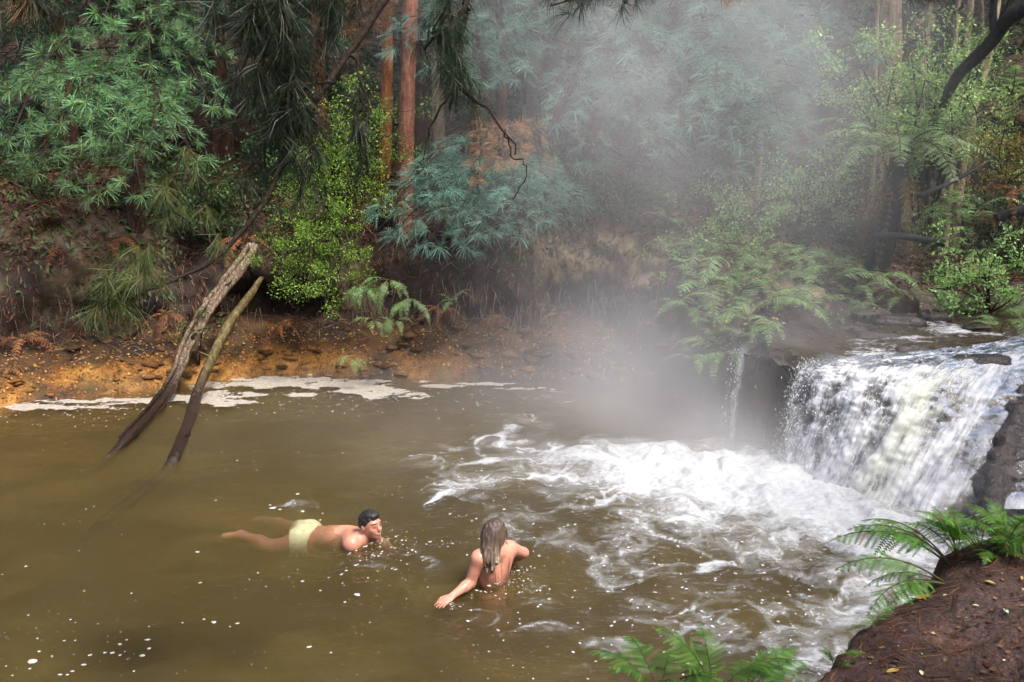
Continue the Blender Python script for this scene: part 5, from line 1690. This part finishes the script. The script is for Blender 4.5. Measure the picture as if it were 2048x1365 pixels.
def add_hand(B, wrist, d, up, s=1.0, curl=.25, spread=.13, thumb=1):
    d = np.asarray(d, float) / np.linalg.norm(d)
    up = np.asarray(up, float)
    sd = np.cross(up, d)
    sd /= np.linalg.norm(sd)
    up = np.cross(d, sd)
    pc = wrist + d * .05 * s
    R = np.stack([d, sd, up], 1)
    B.ell(pc, np.array([.058, .043, .017]) * s, R, .016)
    for i, (o, ln) in enumerate([(-.030, .066), (-.010, .078), (.011, .073), (.030, .056)]):
        p0 = wrist + d * .085 * s + sd * o * s
        dd = d + sd * (o / .03) * spread - up * curl * .4
        p1 = p0 + dd * ln * .5 * s
        p2 = p1 + (dd - up * curl) * ln * .5 * s
        B.limb(p0, p1, .0098 * s, .0092 * s, .006)
        B.limb(p1, p2, .0092 * s, .0078 * s, .004)
    t0 = wrist + d * .025 * s + sd * thumb * .032 * s
    t1 = t0 + (d * .6 + sd * thumb * .7 - up * .15) * .036 * s
    t2 = t1 + (d * .95 + sd * thumb * .25 - up * .2) * .032 * s
    B.limb(t0, t1, .014 * s, .0115 * s, .01)
    B.limb(t1, t2, .011 * s, .009 * s, .004)


# ---- the man, breaststroke toward the right
J = dict(head=atz(741, 1051, .135), neck=atz(722, 1080, .01), chest=atz(699, 1080, -.085), waist=atz(652, 1076, -.12), hip=atz(617, 1077, -.145),
         shn=atz(703, 1089, .012), shf=atz(741, 1079, -.02), eln=atz(712, 1118, -.16), hnn=atz(765, 1110, -.20), elf=atz(768, 1090, -.12), hnf=atz(790, 1105, -.22),
         kn=atz(541, 1095, -.165), an=atz(482, 1070, -.085), tn=atz(450, 1073, -.085), kf=atz(575, 1056, -.19), af=atz(533, 1042, -.17), tf=atz(512, 1040, -.17))
hn_ = J['hip'] + np.array([.02, -.07, -.01])
hf_ = J['hip'] + np.array([-.01, .08, .0])
lo = np.min(list(J.values()), 0) - .22
hi = np.max(list(J.values()), 0) + .22
B = Field(lo, hi, .0068)
fw = J['chest'] - J['hip']
fw[2] = 0
fw /= np.linalg.norm(fw)
sdv = np.array([-fw[1], fw[0], 0])
RT = np.stack([fw, sdv, np.array([0, 0, 1.0])], 1)
B.ell(J['chest'], (.19, .165, .095), RT, .05)
B.ell(J['chest'] * .5 + J['waist'] * .5, (.15, .145, .085), RT, .06)
B.ell(J['waist'], (.14, .135, .085), RT, .06)
B.ell(J['hip'], (.13, .150, .10), RT, .06)
for s_, a_ in ((-1, hn_), (1, hf_)):
    B.ell(J['hip'] + sdv * s_ * .065 - fw * .04 + np.array([0, 0, .02]), (.10, .085, .085), RT, .04)
for sh, el, ha in (('shn', 'eln', 'hnn'), ('shf', 'elf', 'hnf')):
    B.limb(J['chest'] + (J[sh] - J['chest']) * .35, J[sh], .085, .066, .05)
    B.limb(J[sh], J[el], .060, .046, .03)
    wr = J[el] + (J[ha] - J[el]) * .80
    B.limb(J[el], wr, .046, .029, .02)
    add_hand(B, wr, J[ha] - J[el], (0, 0, 1), 1.0, .15, .08, 1 if sh == 'shf' else -1)
for h0, kn, an, tn in ((hn_, 'kn', 'an', 'tn'), (hf_, 'kf', 'af', 'tf')):
    B.limb(h0, J[kn], .088, .060, .05)
    B.limb(J[kn], J[kn] * .62 + J[an] * .38, .056, .058, .03)
    B.limb(J[kn] * .62 + J[an] * .38, J[an], .056, .036, .03)
    B.limb(J[an], J[tn], .036, .022, .02)
    B.ell(J[tn] * .8 + J[an] * .2, (.06, .035, .022), frame_from(J[tn] - J[an]), .02)
RH = head_frame((.78, -.62, .10), (-.06, .04, 1))
B.limb(J['chest'] * .55 + J['neck'] * .45, J['neck'], .085, .066, .05)
B.limb(J['neck'], J['head'] + RH @ np.array([-.03, 0, -.05]), .063, .058, .03)
add_head(B, J['head'], RH, .93)
V, Q = B.surface()
col = np.repeat(np.array([[.58, .27, .18]]), len(V), 0) * (1 + .22 * fbm(V[:, 0] * 9, V[:, 1] * 9, V[:, 2] * 9, 3, 77))[:, None]
col = people_head_tint(V, J['head'], RH, col, .93, .4)
man = tag(empty('person', tuple(J['chest'])), 'dark haired man swimming breaststroke in pale yellow shorts, facing right', 'person')
off = np.array(J['chest'])
link('body', mesh_data('body', V - off, Q, None, True, cols={'tint': col}), M_SKIN, man)
H = Field(J['head'] - .17, J['head'] + .17, .005)
w = lambda f, l, u: J['head'] + RH @ np.array([f, l, u])
H.ell(w(-.010, 0, .026), (.0965, .0775, .0975), RH, .01)
H.ell(w(.020, 0, .088), (.062, .052, .026), RH, .02)
q_ = H.lo + H.h * np.stack(np.meshgrid(*[np.arange(k) for k in H.n], indexing='ij'), -1)
lq = (q_ - J['head']) @ RH
hair_line = np.maximum.reduce([.060 - lq[..., 2] - smoothstep(.06, .01, lq[..., 0]) * .046 - smoothstep(-.02, -.06, lq[..., 0]) * .055, lq[..., 0] - .082])
H.F = np.maximum(H.F, hair_line.astype(np.float32)) + (.0075 * fbm(lq[..., 0] * 75, lq[..., 1] * 75, lq[..., 2] * 50, 2, 78)).astype(np.float32)
V, Q = H.surface()
link('hair', mesh_data('hair', V - off, Q, None, True, cols={'tint': np.repeat([[.014, .011, .010]], len(V), 0)}), M_HAIR, man)
S_ = Field(J['hip'] - .45, J['hip'] + .45, .008)
S_.ell(J['hip'], (.155, .166, .115), RT, .05)
for s_, h0, kn in ((-1, hn_, 'kn'), (1, hf_, 'kf')):
    S_.ell(J['hip'] + sdv * s_ * .065 - fw * .04 + np.array([0, 0, .02]), (.115, .10, .098), RT, .04)
    S_.limb(h0, h0 + (J[kn] - h0) * .52, .105, .098, .05)
S_.cut(J['hip'] + fw * .085, fw)
for h0, kn in ((hn_, 'kn'), (hf_, 'kf')):
    n_ = (J[kn] - h0) / np.linalg.norm(J[kn] - h0)
    s, X = S_._box(S_.lo, S_.lo + S_.h * S_.n)
    side_ = ((X - J['hip']) @ sdv) * (1 if kn == 'kf' else -1)
    S_.F = np.where(side_ > 0, np.maximum(S_.F, (X - (h0 + (J[kn] - h0) * .50)) @ n_), S_.F).astype(np.float32)
V, Q = S_.surface()
V = V + (np.stack([fbm(V[:, 0] * 14, V[:, 1] * 14, V[:, 2] * 14, 2, k) for k in (5, 6, 7)], -1)) * .007
link('swim_shorts', mesh_data('swim_shorts', V - off, Q, None, True, cols={'tint': np.repeat([[.80, .80, .50]], len(V), 0)}), M_CLOTH, man)

# ---- the woman, seen from behind, chest deep
Wp = dict(head=aty(990, 1071, 6.20), neck=aty(991, 1104, 6.18), shl=aty(957, 1117, 6.10), shr=aty(1021, 1097, 6.30), ell=atz(941, 1166, .045), hnl=atz(886, 1206, .012), elr=aty(1047, 1106, 6.36), hnr=aty(1015, 1128, 6.62))
cw = (Wp['shl'] + Wp['shr']) / 2
ax_ = Wp['shr'] - Wp['shl']
ax_ /= np.linalg.norm(ax_)
rt = np.array([ax_[0], ax_[1], 0]) / np.hypot(ax_[0], ax_[1])
fd = np.array([-rt[1], rt[0], 0])          # her front, away from the camera
RW = np.stack([rt, fd, np.array([0, 0, 1.0])], 1)
B = Field(np.min(list(Wp.values()), 0) - np.array([.18, .18, .95]), np.max(list(Wp.values()), 0) + .18, .0070)
chest = cw + np.array([0, 0, -.13]) + fd * .02
waist = cw + np.array([0, 0, -.36]) + fd * .03
hipw = cw + np.array([0, 0, -.55]) + fd * .02
B.ell(chest, (.138, .085, .16), RW, .05)
B.ell(waist, (.115, .08, .13), RW, .06)
B.ell(hipw, (.155, .11, .13), RW, .06)
for s_ in (-1, 1):
    hp = hipw + rt * s_ * .08
    B.limb(hp, hp + np.array([0, .10, -.30]), .085, .06, .04)
    B.ell(chest + rt * s_ * .062 - fd * .058 + np.array([0, 0, .04]), (.055, .026, .085), RW, .03)      # shoulder blades
    B.ell(chest + rt * s_ * .065 + fd * .075 + np.array([0, 0, -.03]), (.055, .05, .055), RW, .03)
B.limb(Wp['shl'] * .7 + cw * .3, Wp['shr'] * .7 + cw * .3, .062, .062, .04)
B.limb(chest + np.array([0, 0, .12]), Wp['neck'], .066, .047, .045)
B.limb(Wp['neck'], Wp['head'], .046, .044, .03)
for sh, el, ha in (('shl', 'ell', 'hnl'), ('shr', 'elr', 'hnr')):
    B.limb(chest + (Wp[sh] - chest) * .6, Wp[sh], .066, .050, .04)
    B.limb(Wp[sh], Wp[el], .049, .037, .025)
    wr = Wp[el] + (Wp[ha] - Wp[el]) * .68
    B.limb(Wp[el], Wp[el] * .7 + wr * .3, .036, .037, .02)
    B.limb(Wp[el] * .7 + wr * .3, wr, .036, .024, .02)
    add_hand(B, wr, Wp[ha] - Wp[el], (0, 0, 1), .92, .12, .10, 1 if sh == 'shr' else -1)
# shallow groove of the spine
for k in range(8):
    B.ell(chest - fd * .098 + np.array([0, 0, .07 - .03 * k]), (.010, .022, .03), RW, -1)
RHW = head_frame((.34, .93, -.05), (0, 0, 1))
add_head(B, Wp['head'], RHW, .95)
V, Q = B.surface()
col = np.repeat(np.array([[.62, .29, .205]]), len(V), 0) * (1 + .22 * fbm(V[:, 0] * 9, V[:, 1] * 9, V[:, 2] * 9, 3, 79))[:, None]
col = people_head_tint(V, Wp['head'], RHW, col, .95)
woman = tag(empty('person', tuple(chest)), 'woman with long wet hair seen from behind, chest deep in the pool', 'person')
off = np.array(chest)
link('body', mesh_data('body', V - off, Q, None, True, cols={'tint': col}), M_SKIN, woman)
H = Field(Wp['head'] - np.array([.17, .17, .36]), Wp['head'] + .16, .0045)
w = lambda f, l, u: Wp['head'] + RHW @ np.array([f, l, u])
H.ell(w(-.016, 0, .026), (.100, .086, .100), RHW, .01)
H.limb(w(-.055, .0, -.01), w(-.095, .004, -.11), .074, .070, .03)
H.limb(w(-.095, .004, -.11), w(-.122, -.005, -.145), .052, .030, .03)
for k, (l, e) in enumerate([(-.045, -.18), (-.02, -.215), (.01, -.225), (.035, -.195), (-.060, -.15), (.055, -.16), (-.03, -.20), (.022, -.17)]):
    H.limb(w(-.10, l * .9, -.12), w(-.148, l * 1.05 - .01, e), .024, .007, .012)
q_ = H.lo + H.h * np.stack(np.meshgrid(*[np.arange(k) for k in H.n], indexing='ij'), -1)
lq = (q_ - Wp['head']) @ RHW
H.F = np.maximum(H.F, np.where(lq[..., 2] > -.12, lq[..., 0] - .045 - .10 * np.clip(lq[..., 2], 0, 1), -1).astype(np.float32))
H.F += (.009 * fbm(lq[..., 1] * 85, lq[..., 0] * 60, lq[..., 2] * 7, 2, 80)).astype(np.float32)
V, Q = H.surface()
lq = (V - Wp['head']) @ RHW
st = np.clip(.5 + 1.1 * fbm(lq[:, 1] * 95, lq[:, 0] * 50, lq[:, 2] * 5, 3, 83), 0, 1)[:, None] * smoothstep(.09, -.16, lq[:, 2])[:, None]
hc = np.array([[.075, .048, .036]]) * (1 - st) + np.array([[.34, .25, .17]]) * st
link('hair', mesh_data('hair', V - off, Q, None, True, cols={'tint': hc}), M_HAIR, woman)
T_ = MB()
bk = chest - fd * .09
for s_ in (-1, 1):
    sh = Wp['shl'] if s_ < 0 else Wp['shr']
    top_ = cw + (sh - cw) * .62 + np.array([0, 0, .058])
    v, q, tt = tube(spline([top_ + fd * .03, top_ - fd * .028 + np.array([0, 0, .002]), bk + rt * s_ * .07 + np.array([0, 0, .06]) - fd * .008, bk + rt * s_ * .05 + np.array([0, 0, -.08]) - fd * .004], 16), np.full(16, .0038), 6)
    T_.add(v, q, tt, np.array([.45, .15, .13]))
S_ = Field(chest - .3, chest + .3, .008)
S_.ell(chest, (.146, .093, .168), RW, .05)
S_.ell(waist, (.123, .088, .138), RW, .06)
S_.cut(chest + np.array([0, 0, -.085]), (0, 0, 1))
S_.cut(chest + np.array([0, 0, -.14]), (0, 0, -1))
V, Q = S_.surface()
T_.add(V, Q, None, np.array([.20, .045, .05]))
v, q, t_, c = T_.arrays()
link('swimsuit_top', mesh_data('swimsuit_top', v - off, q, t_, True, cols={'tint': c}), M_CLOTH, woman)
# ------------------------------------------------------------------ steam over the hot water
STEAM = [((1.9, 9.4, .4), (3.2, 1.8, 1.8), .30), ((1.8, 10.2, 2.0), (3.0, 1.9, 2.8), .10), ((1.8, 10.6, 4.2), (4.1, 2.2, 3.3), .17), ((3.3, 10.3, 2.6), (3.0, 1.7, 2.6), .045), ((1.3, 10.4, 1.0), (3.4, 1.4, 2.0), .06),
         ((2.6, 7.9, .1), (2.0, 1.6, .9), .42), ((.2, 9.2, .0), (4.6, 3.4, 1.0), .10)]


def steam_mat():
    m = NT('rising_steam')
    p = m.geo(0)
    tot = None
    for (c, r, s) in STEAM:
        d = m.n('VectorMath', {'operation': 'MULTIPLY_ADD'}, i0=p, i1=tuple(1 / k for k in r), i2=tuple(-a / b for a, b in zip(c, r)))
        ln = m.n('VectorMath', {'operation': 'LENGTH'}, out=1, i0=d)
        gq = m.rangemap(ln, 1.0, .0, 0, s, True)
        tot = gq if tot is None else m.math('ADD', tot, gq)
    nz = m.noise(m.mapping(p, (1, 1, .85), (.0, .3, 0)), .6, 2, .6, .3)
    den = m.math('MULTIPLY', tot, m.rangemap(nz, .34, .66, .40, 1.45))
    vol = m.t.nodes.new('ShaderNodeVolumePrincipled')
    vol.inputs['Color'].default_value = (.97, .965, .985, 1)
    vol.inputs['Anisotropy'].default_value = .1
    m.t.links.new(den, vol.inputs['Density'])
    return m.done(None, vol.outputs[0])


bx = np.array([(x, y, z) for x in (-4.0, 8.0) for y in (6.0, 12.7) for z in (-.012, 7.0)], float)
bq = [(0, 1, 3, 2), (4, 6, 7, 5), (0, 4, 5, 1), (2, 3, 7, 6), (0, 2, 6, 4), (1, 5, 7, 3)]
steam = link('steam', mesh_data('steam', bx, bq), steam_mat())
tag(steam, 'pale steam rising from the hot water beside the waterfall', kind='stuff')
